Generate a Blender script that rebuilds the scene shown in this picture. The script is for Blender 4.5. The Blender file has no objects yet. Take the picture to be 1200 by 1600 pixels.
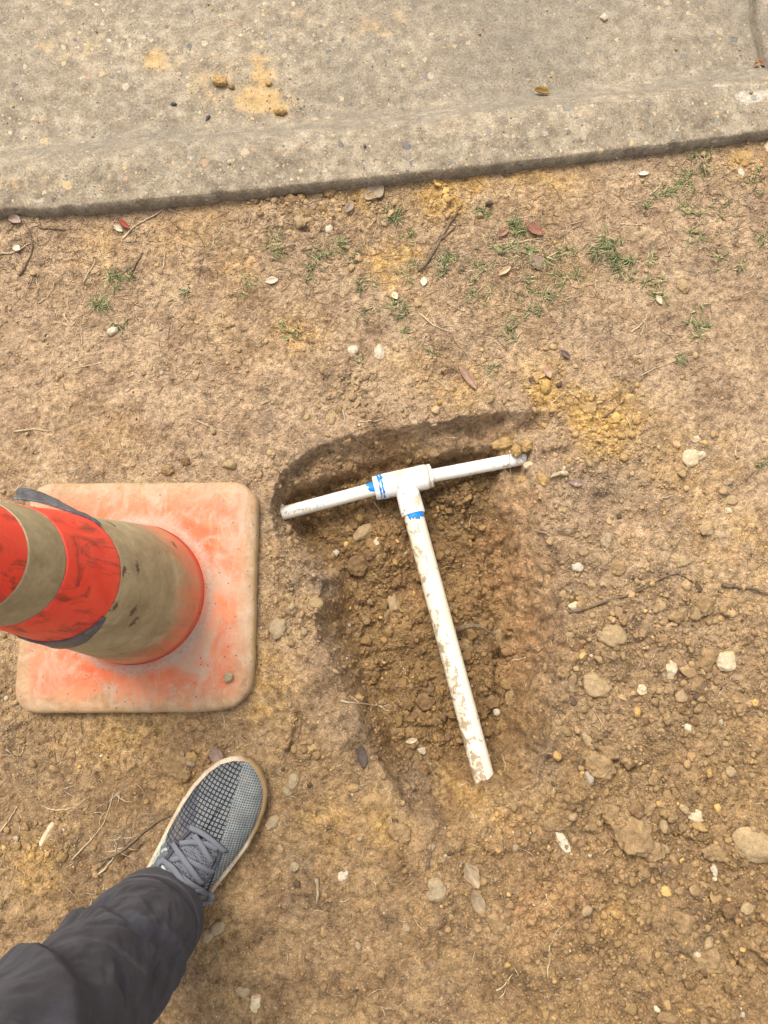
import bpy, bmesh, math, random
import numpy as np
from mathutils import Vector, Matrix
SC = bpy.context.scene
COL = SC.collection
# ------------------------------------------------------------------ camera
CAM_H, F_PX, TILT = 1.2, 1200.0, math.atan(215 / 1200)
cam = bpy.data.cameras.new('camera'); cam_o = bpy.data.objects.new('camera', cam); COL.objects.link(cam_o)
cam_o.location = (0, 0, CAM_H); cam_o.rotation_euler = (TILT, 0, 0)
cam.sensor_fit = 'VERTICAL'; cam.sensor_height = 24; cam.lens = 18
cam.clip_start = 0.02; cam.clip_end = 500
cam.dof.use_dof = True; cam.dof.focus_distance = 1.24; cam.dof.aperture_fstop = 13
SC.camera = cam_o
# ------------------------------------------------------------------ sky, sun, exposure
SUN_EL, SUN_AZ = math.radians(62), math.radians(118)     # azimuth counted from +x towards +y
w = bpy.data.worlds.new('World'); SC.world = w; w.use_nodes = True
wn = w.node_tree
sky = wn.nodes.new('ShaderNodeTexSky'); sky.sky_type = 'NISHITA'; sky.sun_disc = False
sky.sun_elevation = SUN_EL; sky.sun_rotation = math.pi / 2 - SUN_AZ
sky.air_density = 1.0; sky.dust_density = 4.0; sky.ozone_density = 1.0
hs = wn.nodes.new('ShaderNodeHueSaturation'); hs.inputs['Saturation'].default_value = 0.22
wn.links.new(sky.outputs[0], hs.inputs['Color'])
bg = wn.nodes['Background']; wn.links.new(hs.outputs[0], bg.inputs[0]); bg.inputs[1].default_value = 0.15
sun = bpy.data.lights.new('sun', 'SUN'); sun.energy = 1.5; sun.angle = math.radians(22); sun.color = (1, 0.94, 0.84)
sun_o = bpy.data.objects.new('sun', sun); COL.objects.link(sun_o)
sd = Vector((math.cos(SUN_AZ) * math.cos(SUN_EL), math.sin(SUN_AZ) * math.cos(SUN_EL), math.sin(SUN_EL)))
sun_o.rotation_euler = sd.to_track_quat('Z', 'Y').to_euler(); sun_o.location = (-1, 3, 4)
SC.view_settings.view_transform = 'Standard'; SC.view_settings.look = 'None'
SC.view_settings.exposure = 0.97; SC.view_settings.gamma = 1.0; SC.view_settings.use_curve_mapping = False

# ------------------------------------------------------------------ numeric helpers
def P(px, py, z=0.0):
    """point of the place seen at a photo pixel, at height z"""
    x = (px - 600) / F_PX; y = (800 - py) / F_PX
    yy = y * math.cos(TILT) + math.sin(TILT); zz = y * math.sin(TILT) - math.cos(TILT)
    t = (CAM_H - z) / -zz
    return np.array([x * t, yy * t])

def _h(ix, iy, iz, seed):
    with np.errstate(over='ignore'):
        h = (ix.astype(np.int64).astype(np.uint32) * np.uint32(374761393) + iy.astype(np.int64).astype(np.uint32) * np.uint32(668265263)
             + iz.astype(np.int64).astype(np.uint32) * np.uint32(2147483647 - 58) + np.uint32((seed * 974711 + 12345) & 0xffffffff))
        h = (h ^ (h >> np.uint32(13))) * np.uint32(1274126177)
        h = (h ^ (h >> np.uint32(16))) * np.uint32(2246822519)
        h = h ^ (h >> np.uint32(15))
    return (h & np.uint32(0xffffff)).astype(np.float64) / 0xffffff

def _fade(t): return t * t * t * (t * (t * 6 - 15) + 10)

def vn2(x, y, seed=0):
    ix, iy = np.floor(x), np.floor(y); fx, fy = _fade(x - ix), _fade(y - iy); z = np.zeros_like(ix)
    a, b = _h(ix, iy, z, seed), _h(ix + 1, iy, z, seed)
    c, d = _h(ix, iy + 1, z, seed), _h(ix + 1, iy + 1, z, seed)
    return ((a + (b - a) * fx) * (1 - fy) + (c + (d - c) * fx) * fy) * 2 - 1

def fbm2(x, y, f, octv=4, seed=0, gain=0.5):
    s, a, n = 0, 1.0, 0
    for k in range(octv):
        ang = 0.6 + 1.1 * k
        xr = (x * math.cos(ang) - y * math.sin(ang)) * f + 7.3 * k; yr = (x * math.sin(ang) + y * math.cos(ang)) * f - 3.1 * k
        s = s + a * vn2(xr, yr, seed + k * 17); n += a; a *= gain; f *= 2.03
    return s / n

def vn3(p, seed=0):
    i = np.floor(p); f = _fade(p - i); r = 0
    for dx in (0, 1):
        for dy in (0, 1):
            for dz in (0, 1):
                wgt = (f[:, 0] if dx else 1 - f[:, 0]) * (f[:, 1] if dy else 1 - f[:, 1]) * (f[:, 2] if dz else 1 - f[:, 2])
                r = r + wgt * _h(i[:, 0] + dx, i[:, 1] + dy, i[:, 2] + dz, seed)
    return r * 2 - 1

def fbm3(p, octv=3, seed=0, gain=0.5):
    s, a, n = 0, 1.0, 0
    for k in range(octv):
        s = s + a * vn3(p + 13.7 * k, seed + 31 * k); n += a; a *= gain; p = p * 2.07
    return s / n

def worley(x, y, cell, seed):
    gx, gy = x / cell, y / cell; ix, iy = np.floor(gx), np.floor(gy); z = np.zeros_like(ix)
    f1 = np.full(x.shape, 9.0); f2 = np.full(x.shape, 9.0); rid = np.zeros(x.shape)
    for dx in (-1, 0, 1):
        for dy in (-1, 0, 1):
            cx, cy = ix + dx, iy + dy
            jx = cx + _h(cx, cy, z, seed); jy = cy + _h(cx, cy, z + 1, seed); rr = _h(cx, cy, z + 2, seed)
            d = np.hypot(gx - jx, (gy - jy))
            near = d < f1
            f2 = np.where(near, f1, np.minimum(f2, d)); rid = np.where(near, rr, rid); f1 = np.where(near, d, f1)
    return f1, f2, rid

def sstep(a, b, x):
    t = np.clip((x - a) / (b - a), 0, 1); return t * t * (3 - 2 * t)

def smooth_poly(pts, n=5):
    pts = np.array(pts, float); out = []
    m = len(pts)
    for i in range(m):
        p0, p1, p2, p3 = pts[i - 1], pts[i], pts[(i + 1) % m], pts[(i + 2) % m]
        for k in range(n):
            t = k / n
            out.append(0.5 * (2 * p1 + (p2 - p0) * t + (2 * p0 - 5 * p1 + 4 * p2 - p3) * t * t + (3 * p1 - p0 - 3 * p2 + p3) * t ** 3))
    return np.array(out)

def smooth_line(pts, n=6):
    pts = np.array(pts, float); q = np.vstack([2 * pts[0] - pts[1], pts, 2 * pts[-1] - pts[-2]]); out = []
    for i in range(1, len(q) - 2):
        p0, p1, p2, p3 = q[i - 1], q[i], q[i + 1], q[i + 2]
        for k in range(n):
            t = k / n
            out.append(0.5 * (2 * p1 + (p2 - p0) * t + (2 * p0 - 5 * p1 + 4 * p2 - p3) * t * t + (3 * p1 - p0 - 3 * p2 + p3) * t ** 3))
    out.append(pts[-1]); return np.array(out)

def poly_sd(x, y, poly):
    """signed distance, positive inside"""
    d = np.full(x.shape, 1e9); ins = np.zeros(x.shape, bool); n = len(poly)
    for i in range(n):
        ax, ay = poly[i]; bx, by = poly[(i + 1) % n]
        ex, ey = bx - ax, by - ay; L = ex * ex + ey * ey + 1e-12
        t = np.clip(((x - ax) * ex + (y - ay) * ey) / L, 0, 1)
        d = np.minimum(d, (x - ax - t * ex) ** 2 + (y - ay - t * ey) ** 2)
        c = ((ay > y) != (by > y))
        if abs(ey) > 1e-12: ins ^= c & (x < ex * (y - ay) / ey + ax)
    d = np.sqrt(d); return np.where(ins, d, -d)

def line_dist(x, y, pts):
    d = np.full(x.shape, 1e9)
    for (ax, ay), (bx, by) in zip(pts[:-1], pts[1:]):
        ex, ey = bx - ax, by - ay; L = ex * ex + ey * ey + 1e-12
        t = np.clip(((x - ax) * ex + (y - ay) * ey) / L, 0, 1)
        d = np.minimum(d, np.hypot(x - ax - t * ex, y - ay - t * ey))
    return d

# ------------------------------------------------------------------ the lie of the land
KA, KB = P(0, 345), P(1200, 217)
KE = (KB - KA) / np.linalg.norm(KB - KA); KN = np.array([-KE[1], KE[0]])
KLEN = np.linalg.norm(KB - KA)
def kerb_st(x, y):
    s = (x - KA[0]) * KE[0] + (y - KA[1]) * KE[1]; t = (x - KA[0]) * KN[0] + (y - KA[1]) * KN[1]
    u = np.clip(s / KLEN, -0.3, 1.3)
    return s, t + 0.010 * 4 * u * (1 - u)
def kerb_xy(s, t):
    u = np.clip(s / KLEN, -0.3, 1.3); tt = t - 0.010 * 4 * u * (1 - u)
    return KA[0] + s * KE[0] + tt * KN[0], KA[1] + s * KE[1] + tt * KN[1]

RIM = smooth_poly([P(*p) for p in [(426,780),(430,748),(450,728),(490,704),(535,688),(585,672),(640,664),(690,658),(730,650),(790,644),(856,652),
    (852,690),(826,718),(832,765),(850,820),(864,880),(874,950),(876,1020),(870,1090),(858,1150),(842,1205),(808,1232),(785,1226),(762,1232),
    (735,1268),(700,1290),(662,1276),(620,1232),(588,1180),(566,1130),(540,1080),(508,1020),(492,965),(500,915),(486,884),(452,856),(430,820)]])
FLOOR = smooth_poly([P(*p, -0.105) for p in [(458,800),(475,784),(540,768),(600,752),(680,742),(740,738),(762,748),(756,785),(762,820),(772,860),(778,920),
    (790,1000),(796,1060),(786,1120),(770,1165),(752,1188),(705,1194),(662,1192),(632,1168),(606,1122),(584,1072),(560,1010),(547,960),(542,905),(528,862),(482,836)]])
def C(px, py): return P(px, py)
BLOB_LOOSE = [(1050,1000,.15,.8),(960,1000,.09,.7),(1080,1150,.18,.9),(1000,1300,.16,.9),(1120,1400,.18,1),(960,1500,.14,.8),(1100,1560,.15,.9),(820,1330,.07,.6),(720,1380,.05,.6),
    (870,640,.07,.8),(940,680,.08,.8),(1040,760,.08,.35),(470,960,.07,.7),(450,870,.05,.6),(540,620,.07,.5),(700,600,.08,.5),(500,310,.07,.9),(420,330,.06,.7),(590,310,.05,.6),
    (880,850,.06,.8),(900,760,.05,.5),(520,1420,.04,.4),(330,1170,.04,.7),(80,1330,.05,.5),(420,740,.05,.6),(860,1090,.05,.6),(700,300,.05,.7),(1160,250,.05,.4),(30,1120,.06,.4),(480,1180,.04,.5)]
BLOB_CLAY = [(690,312,.05,1),(745,288,.04,.9),(600,400,.05,.5),(150,390,.05,.4),(560,310,.04,.5),(850,590,.04,.7),(855,615,.03,.7),(935,670,.05,.9),(915,640,.03,.8),(980,645,.05,.5),(470,525,.045,.6),(725,610,.045,.7),(640,570,.04,.35),
    (400,1050,.05,.6),(430,1100,.04,.5),(760,1270,.045,.4),(700,1240,.035,.3),(610,430,.03,.6),(640,400,.03,.6),(800,250,.1,.3),(845,265,.07,.4),(250,1160,.07,.4),(150,1150,.05,.3),
    (60,1350,.04,.5),(520,1290,.05,.4),(600,1290,.04,.4),(960,1440,.03,.4),(800,700,.02,.7),(380,420,.04,.4),(290,360,.05,.5),(780,470,.05,.2),(1160,255,.04,.5),(1180,870,.1,.3),(1100,740,.1,.25)]
BLOB_RED = [(470,530,.03,.7),(800,880,.05,.9),(830,960,.05,.9),(830,1040,.05,.7),(790,820,.03,.7),(830,790,.04,.6),(680,900,.08,.6),(540,960,.05,.3),(880,1400,.07,.5),(830,1420,.05,.5),(780,1300,.04,.6),(580,700,.06,.3),(300,1140,.06,.4),(990,840,.03,.5)]
BLOB_GREY = [(875,960,.04,.3),(870,1060,.04,.4),(875,1110,.04,.35),(470,900,.04,.4),(500,910,.02,.8),(930,740,.06,.4),(600,310,.05,.3),(520,1010,.04,.4),(545,1130,.03,.7),(650,1230,.04,.7),(680,1255,.03,.8),(850,1195,.03,.6),(480,1440,.06,.3)]
PLC = np.array([-0.376, 0.083]); PLR = math.radians(0.4); PLHX, PLHY, PLROUND = 0.1795, 0.1765, 0.035
def plate_sd(x, y):
    dx, dy = x - PLC[0], y - PLC[1]; c, s = math.cos(-PLR), math.sin(-PLR)
    qx = np.abs(dx * c - dy * s) - PLHX + PLROUND; qy = np.abs(dx * s + dy * c) - PLHY + PLROUND
    return np.hypot(np.maximum(qx, 0), np.maximum(qy, 0)) + np.minimum(np.maximum(qx, qy), 0) - PLROUND
SH_D = np.array([0.5126, 0.8586]); SH_P = np.array([0.8586, -0.5126]); SH_O = np.array([-0.196, -0.159]) - 0.31 * SH_D
DENTS = [(808,724,.030,-.030),(825,716,.02,-.012),(600,705,.040,-.016),(540,715,.03,-.008),(700,690,.03,.010),(640,690,.022,.006),(760,668,.03,-.010),(835,658,.022,-.014),(800,690,.02,.008),(470,745,.03,-.008),
    (497,912,.012,-.016),(480,905,.012,-.010),(460,818,.018,-.03),(655,1235,.03,-.010),(690,1262,.025,-.012),(560,1170,.014,-.012),(850,1200,.025,-.018),(800,1000,.014,-.02),(795,1025,.012,-.02),
    (470,1060,.05,.012),(530,1160,.03,.012),(520,1040,.03,.010),(940,1180,.06,.014),(950,985,.04,.012),(990,1300,.05,.008),(880,1400,.05,.014),(860,880,.03,.006),(500,960,.02,.008),
    (630,650,.03,.006),(720,630,.04,.008),(1060,1520,.05,.008),(700,1020,.05,-.012),(600,860,.05,.022),(740,1100,.03,-.015),(650,1130,.05,.010),(1150,1330,.05,.010),(300,1140,.03,.006)]
CRACKS = [([(740,775),(752,812),(764,850),(772,900),(774,940),(790,985),(797,1040),(792,1090),(780,1130)],.005,.013),([(862,900),(868,950),(866,1000)],.003,.004),([(470,1115),(462,1150),(450,1185)],.004,.012),([(1120,1470),(1150,1510),(1165,1535)],.004,.012),([(865,1085),(850,1040),(905,1140)],.003,.004),([(955,1255),(948,1300),(985,1340)],.004,.010),
    ([(185,1345),(215,1330),(240,1315)],.003,.008),([(735,1180),(750,1060),(725,1000)],.003,.008),([(930,1170),(940,1180),(990,1200)],.004,.012),([(1010,1290),(1060,1310),(1120,1325)],.004,.008),
    ([(775,845),(785,880),(793,920)],.003,.006),([(590,1185),(625,1225),(650,1260)],.004,.008),([(20,1140),(45,1130),(70,1125)],.003,.006),([(860,1040),(868,1062),(892,1090)],.003,.006)]
CRACKS = [(smooth_line([P(*q) for q in pts]), wd, dp) for pts, wd, dp in CRACKS]

def blobs(x, y, lst):
    m = np.zeros(x.shape)
    for px, py, r, a in lst:
        c = P(px, py); m = m + a * np.exp(-((x - c[0]) ** 2 + (y - c[1]) ** 2) / (2 * (0.62 * r) ** 2))
    return m

def land(x, y):
    """height and soil masks at any points of the plot"""
    x = np.asarray(x, float); y = np.asarray(y, float)
    far = sstep(1.3, 2.2, np.hypot(x, y - .25))
    wx = x + .010 * fbm2(x, y, 30, 4, 51); wy = y + .010 * fbm2(x, y, 30, 4, 52)
    near_n = fbm2(x, y, 26, 3, 5)
    loose = np.clip(blobs(wx, wy, BLOB_LOOSE) * (1 + .9 * near_n), 0, 1)
    bx = (x > -.3) & (x < .42) & (y > -.36) & (y < .46)
    t = np.zeros(x.shape); wall = np.zeros(x.shape)
    if bx.any():
        hx, hy = wx[bx], wy[bx]
        a = np.maximum(poly_sd(hx, hy, RIM) + .012 * fbm2(x[bx], y[bx], 22, 4, 16, .62) * sstep(-.33, -.2, y[bx]), 0); b = np.maximum(-poly_sd(hx, hy, FLOOR), 0)
        tt = a / (a + b + 1e-6); tt = np.where(a <= 0, 0, tt)
        nb = sstep(-.25, .25, fbm2(x[bx], y[bx], 11, 3, 14)) * sstep(.14, .22, y[bx]); jit = .16 * fbm2(x[bx], y[bx], 34, 3, 15); tj = np.where((tt > 0) & (tt < 1), np.clip(tt + jit * 4 * tt * (1 - tt), 0, 1), tt)
        ledge = .34 * np.clip(tj / .12, 0, 1) ** .8 + .16 * tj + .50 * np.clip((tj - .62) / .2, 0, 1); steep = .82 * tj ** .72 + .18 * sstep(.35, .85, tj)
        t[bx] = ledge * nb + steep * (1 - nb)
        wall[bx] = 4 * tt * (1 - tt)
    floor_m = sstep(.82, 1, t)
    loose = np.maximum(loose * (1 - .85 * wall) + .35 * wall * (near_n > -.1) * (x < .09), floor_m * (.75 + .25 * near_n))
    z = .007 * fbm2(x, y, 4.2, 3, 1) + .0042 * fbm2(x, y, 20, 3, 2) + .0034 * fbm2(x, y, 75, 3, 3) * (1 - .3 * wall) + .0013 * fbm2(x, y, 230, 2, 4)
    for cell, amp, sd, thr in ((.055, .017, 61, .42), (.026, .0105, 62, .3), (.0125, .0060, 63, .2), (.0065, .0032, 64, .1)):
        f1, f2, rid = worley(wx, wy, cell, sd)
        lump = np.clip(1 - (f1 / .62) ** 2, 0, 1) ** .6 * np.clip((rid - thr) / (1 - thr), 0, 1)
        z = z + amp * lump * loose * (1 + .45 * floor_m)
        if cell in (.026, .0065):
            z = z + .34 * amp * lump * (1 - loose) * sstep(-.3, .4, near_n)
    z = z - (.118 - .026 * sstep(.16, .27, y) + .014 * fbm2(x, y, 9, 3, 8)) * t
    z = z - .005 * wall * fbm2(x * .5 + y * .2, y * 1.3, 40, 3, 9) - .012 * wall * fbm2(x, y, 24, 4, 10, .6)
    for px, py, r, d in DENTS:
        c = P(px, py, -.03 if 440 < px < 860 and 640 < py < 1270 else 0)
        z = z + d * np.exp(-((wx - c[0]) ** 2 + (wy - c[1]) ** 2) / (2 * (.6 * r) ** 2))
    for ln, wd, dp in CRACKS:
        z = z - dp * np.exp(-(line_dist(wx, wy, ln) / wd) ** 2)
    ps = plate_sd(x, y); m = sstep(.035, -.004, ps); z = z * (1 - m) - .001 * m
    su = (x - SH_O[0]) * SH_D[0] + (y - SH_O[1]) * SH_D[1]; sv = (x - SH_O[0]) * SH_P[0] + (y - SH_O[1]) * SH_P[1]
    ed = np.hypot((su - .155) / .17, sv / .062); m = sstep(1.35, .95, ed); z = z * (1 - m) - .001 * m; loose = loose * (1 - m * .7)
    s, tk = kerb_st(x, y)
    z = np.where(tk > -.06, z * (1 - .6 * sstep(-.06, 0, tk)), z)
    z = np.where(tk > .03, -.16, np.where(tk > .012, z - .16 * (tk - .012) / .018, z))
    z = np.where(tk > .03, z, z - 0.0)
    z = z * (1 - .5 * far)
    return z, loose, t, wall, tk

def ground_z(x, y):
    return land(np.atleast_1d(x), np.atleast_1d(y))[0]

def on_ground(px, py, n=4):
    z = 0.0
    for _ in range(n):
        p = P(px, py, z); z = .5 * z + .5 * float(ground_z(p[0], p[1])[0])
    p = P(px, py, z)
    return p[0], p[1], float(ground_z(p[0], p[1])[0])

def soil_masks(x, y, t, wall):
    n = fbm2(x, y, 38, 4, 71); n2 = fbm2(x, y, 9, 4, 72)
    clay = np.clip(blobs(x, y, BLOB_CLAY) * (1 + 1.3 * n), 0, 1)
    red = np.clip(blobs(x, y, BLOB_RED) * (1 + .8 * n) + .18 * wall * (n2 > 0), 0, 1)
    grey = np.clip(blobs(x, y, BLOB_GREY) * (1 + .9 * n), 0, 1)
    # freshly dug, damp earth: the hole and the ground on the near side of it; dry trodden lawn towards the kerb
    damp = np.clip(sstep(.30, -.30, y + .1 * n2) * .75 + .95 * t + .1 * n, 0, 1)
    return clay, red, grey, damp

# ------------------------------------------------------------------ mesh helpers
def new_mesh(name, verts, faces, smooth=True):
    """verts (n,3); faces (m,k) array or list of lists"""
    me = bpy.data.meshes.new(name)
    verts = np.asarray(verts, np.float32)
    if isinstance(faces, np.ndarray):
        m, k = faces.shape; idx = faces.ravel().astype(np.int32); starts = np.arange(0, m * k, k, dtype=np.int32)
    else:
        m = len(faces); ln = np.array([len(f) for f in faces]); idx = np.concatenate([np.asarray(f) for f in faces]).astype(np.int32)
        starts = np.concatenate([[0], np.cumsum(ln)[:-1]]).astype(np.int32)
    me.vertices.add(len(verts)); me.vertices.foreach_set('co', verts.ravel())
    me.loops.add(len(idx)); me.loops.foreach_set('vertex_index', idx)
    me.polygons.add(m); me.polygons.foreach_set('loop_start', starts)
    me.polygons.foreach_set('use_smooth', np.full(m, smooth, bool))
    me.update(calc_edges=True); me.validate()
    return me

def attr(me, name, rgb):
    rgb = np.asarray(rgb, np.float32)
    a = me.attributes.new(name, 'FLOAT_COLOR', 'POINT')
    a.data.foreach_set('color', np.hstack([rgb, np.ones((len(rgb), 1), np.float32)]).ravel())

def obj(name, me, mat=None, parent=None):
    o = bpy.data.objects.new(name, me); COL.objects.link(o)
    if mat: me.materials.append(mat)
    if parent: o.parent = parent
    return o

def tag(o, label=None, cat=None, group=None, kind=None):
    for k, v in (('label', label), ('category', cat), ('group', group), ('kind', kind)):
        if v: o[k] = v
    return o

def empty(name, loc, rz=0):
    o = bpy.data.objects.new(name, None); COL.objects.link(o); o.location = loc; o.rotation_euler = (0, 0, rz); o.empty_display_size = .05
    return o

def grid_faces(nu, nv, closed_u=False):
    """vertex index = v*nu+u"""
    u = np.arange(nu if closed_u else nu - 1); v = np.arange(nv - 1)
    U, V = np.meshgrid(u, v); U2 = (U + 1) % nu
    return np.stack([V * nu + U, V * nu + U2, (V + 1) * nu + U2, (V + 1) * nu + U], -1).reshape(-1, 4)

def loft(rings, closed=True, cap0=False, cap1=False):
    rings = np.asarray(rings); nv, nu = rings.shape[:2]
    f = [list(q) for q in grid_faces(nu, nv, closed)]
    if cap0: f.append(list(range(nu))[::-1])
    if cap1: f.append(list(range((nv - 1) * nu, nv * nu)))
    return rings.reshape(-1, 3), f

def tube(pts, rad, nseg=8):
    """swept tube along pts (n,3) with radius array; ends closed"""
    pts = np.asarray(pts, float); n = len(pts); rad = np.broadcast_to(np.asarray(rad, float), (n,))
    d = np.gradient(pts, axis=0); d /= np.linalg.norm(d, axis=1)[:, None] + 1e-9
    up = np.array([0, 0, 1.0]); side = np.cross(d, up); ln = np.linalg.norm(side, axis=1)
    side = np.where(ln[:, None] < 1e-3, np.array([1.0, 0, 0]), side / (ln[:, None] + 1e-9)); nn = np.cross(side, d)
    th = np.linspace(0, 2 * np.pi, nseg, endpoint=False)
    rings = pts[:, None] + rad[:, None, None] * (np.cos(th)[None, :, None] * side[:, None] + np.sin(th)[None, :, None] * nn[:, None])
    return loft(rings, True, True, True)

def join(parts):
    V, Fs, o = [], [], 0
    for v, f in parts:
        V.append(np.asarray(v)); Fs += [[i + o for i in q] for q in (f.tolist() if isinstance(f, np.ndarray) else f)]; o += len(v)
    return np.vstack(V), Fs

_ico = {}
def ico(sub):
    if sub not in _ico:
        bm = bmesh.new(); bmesh.ops.create_icosphere(bm, subdivisions=sub, radius=1)
        bm.verts.ensure_lookup_table()
        _ico[sub] = (np.array([v.co[:] for v in bm.verts]), np.array([[v.index for v in f.verts] for f in bm.faces])); bm.free()
    return _ico[sub]

# ------------------------------------------------------------------ material helpers
class NT:
    def __init__(s, name):
        s.m = bpy.data.materials.new(name); s.m.use_nodes = True; s.t = s.m.node_tree; s.b = s.t.nodes['Principled BSDF']
        s.co = s.t.nodes.new('ShaderNodeTexCoord').outputs['Object']
    def n(s, typ, ins=None, **kw):
        nd = s.t.nodes.new('ShaderNode' + typ)
        for k, v in kw.items(): setattr(nd, k, v)
        for k, v in (ins or {}).items(): s.put(nd.inputs[k], v)
        return nd
    def put(s, sock, v):
        if isinstance(v, bpy.types.NodeSocket): s.t.links.new(v, sock)
        elif isinstance(v, tuple) and len(v) == 3 and sock.type == 'RGBA': sock.default_value = (*v, 1)
        else: sock.default_value = v
    def noise(s, sc, det=4, rough=.55, dist=0, co=None, out=0):
        return s.n('TexNoise', {'Vector': co or s.co, 'Scale': sc, 'Detail': det, 'Roughness': rough, 'Distortion': dist}).outputs[out]
    def vor(s, sc, co=None, feature='F1', rnd=1):
        return s.n('TexVoronoi', {'Vector': co or s.co, 'Scale': sc, 'Randomness': rnd}, feature=feature)
    def ramp(s, fac, stops, interp='LINEAR'):
        r = s.n('ValToRGB', {'Fac': fac}); r.color_ramp.interpolation = interp; e = r.color_ramp.elements
        while len(e) < len(stops): e.new(.5)
        for k, (p, c) in enumerate(stops):
            e[k].position = p; e[k].color = (*c, 1) if isinstance(c, tuple) else (c, c, c, 1)
        return r.outputs[0]
    def mix(s, fac, a, b, mode='MIX'):
        nd = s.n('Mix', data_type='RGBA', blend_type=mode); s.put(nd.inputs[0], fac); s.put(nd.inputs[6], a); s.put(nd.inputs[7], b)
        return nd.outputs[2]
    def math(s, op, a, b=0.0, clamp=False):
        nd = s.n('Math', operation=op, use_clamp=clamp); s.put(nd.inputs[0], a); s.put(nd.inputs[1], b); return nd.outputs[0]
    def mr(s, v, a, b, c=0.0, d=1.0):
        return s.n('MapRange', {'Value': v, 'From Min': a, 'From Max': b, 'To Min': c, 'To Max': d}, clamp=True).outputs[0]
    def bump(s, h, strength=.5, dist=.002, normal=None):
        nd = s.n('Bump', {'Height': h, 'Strength': strength, 'Distance': dist})
        if normal: s.put(nd.inputs['Normal'], normal)
        return nd.outputs[0]
    def attr(s, name): return s.n('Attribute', attribute_name=name).outputs['Color']
    def sep(s, c): return s.n('SeparateColor', {0: c}).outputs
    def xyz(s, v=None): return s.n('SeparateXYZ', {0: v or s.co}).outputs
    def mapping(s, scale=(1, 1, 1), rot=(0, 0, 0), co=None):
        return s.n('Mapping', {'Vector': co or s.co, 'Scale': scale, 'Rotation': rot}).outputs[0]
    def done(s, col, rough=.9, normal=None, spec=.25, **kw):
        s.put(s.b.inputs['Base Color'], col); s.put(s.b.inputs['Roughness'], rough); s.b.inputs['Specular IOR Level'].default_value = spec
        if normal: s.put(s.b.inputs['Normal'], normal)
        for k, v in kw.items(): s.put(s.b.inputs[k], v)
        return s.m

def mat_soil():
    s = NT('soil')
    m1 = s.sep(s.attr('zone_a')); m2 = s.sep(s.attr('zone_b'))       # a: loose, clay, red  b: grey, damp, freshly exposed moist earth
    n1 = s.noise(16, 7, .62, .3); n2 = s.noise(95, 6, .65, .4); n3 = s.noise(420, 4, .7); n4 = s.noise(5, 4, .6)
    dry = s.ramp(n1, [(.30, (.204, .131, .077)), (.44, (.306, .204, .123)), (.58, (.392, .271, .163)), (.72, (.43, .297, .167))])
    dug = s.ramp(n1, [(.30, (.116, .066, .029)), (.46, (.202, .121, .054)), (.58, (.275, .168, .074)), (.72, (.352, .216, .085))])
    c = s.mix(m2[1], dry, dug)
    c = s.mix(s.math('MULTIPLY', s.mr(n4, .52, .66), .40), c, (.35, .21, .085)); n5 = s.noise(9, 6, .65, .6)
    c = s.mix(s.math('MULTIPLY', s.mr(n5, .56, .68), .5), c, (.17, .125, .085))
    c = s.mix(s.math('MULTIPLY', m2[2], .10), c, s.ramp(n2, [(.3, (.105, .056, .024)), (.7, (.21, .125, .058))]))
    c = s.mix(s.math('MULTIPLY', m1[2], .75), c, s.ramp(n2, [(.3, (.285, .150, .066)), (.7, (.45, .262, .122))]))
    c = s.mix(s.math('MULTIPLY', m2[0], .7), c, s.ramp(n2, [(.3, (.115, .085, .06)), (.7, (.235, .175, .125))]))
    c = s.mix(s.math('MULTIPLY', m1[1], .85), c, s.ramp(n2, [(.3, (.36, .19, .05)), (.7, (.56, .36, .13))]))
    sp = s.ramp(n2, [(.32, .46), (.5, .98), (.68, 1.38)]); c = s.mix(1.0, c, sp, 'MULTIPLY')
    sp2 = s.ramp(n3, [(.32, .58), (.5, 1.0), (.70, 1.38)]); c = s.mix(.85, c, sp2, 'MULTIPLY')
    v = s.vor(520); grain = s.sep(v.outputs['Color'])
    c = s.mix(s.math('MULTIPLY', s.math('GREATER_THAN', grain[0], .94), .4), c, s.ramp(grain[1], [(0, (.55, .47, .36)), (.5, (.42, .30, .16)), (1, (.09, .065, .045))]))
    vb = s.vor(210); gb = s.sep(vb.outputs['Color'])
    c = s.mix(s.math('MULTIPLY', s.math('MULTIPLY', s.math('GREATER_THAN', gb[0], .98), s.math('LESS_THAN', vb.outputs['Distance'], .35)), .6), c, s.ramp(gb[1], [(0, (.6, .52, .40)), (.6, (.5, .33, .13)), (1, (.12, .09, .07))]))
    cr = s.mr(s.vor(46, feature='DISTANCE_TO_EDGE', co=s.n('VectorMath', {0: s.co, 1: s.n('VectorMath', {0: s.noise(40, 3, out=1), 1: (.02, .02, .02)}, operation='MULTIPLY').outputs[0]}, operation='ADD').outputs[0]).outputs['Distance'], 0, .05)
    h = s.math('ADD', s.math('MULTIPLY', n2, .9), s.math('MULTIPLY', n3, .6))
    h = s.math('ADD', h, s.math('MULTIPLY', cr, .12)); h = s.math('ADD', h, s.math('MULTIPLY', s.vor(300).outputs['Distance'], -.35))
    return s.done(c, .95, s.bump(h, .9, .0048), .12)

def mat_crumb():
    s = NT('soil_crumb'); t = s.attr('tint'); n = s.noise(350, 4, .65); n2 = s.noise(900, 2)
    c = s.mix(1.0, t, s.ramp(n, [(.3, .68), (.5, 1.0), (.7, 1.25)]), 'MULTIPLY')
    return s.done(c, .95, s.bump(s.math('ADD', n, s.math('MULTIPLY', n2, .4)), .8, .0015), .12)

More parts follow.
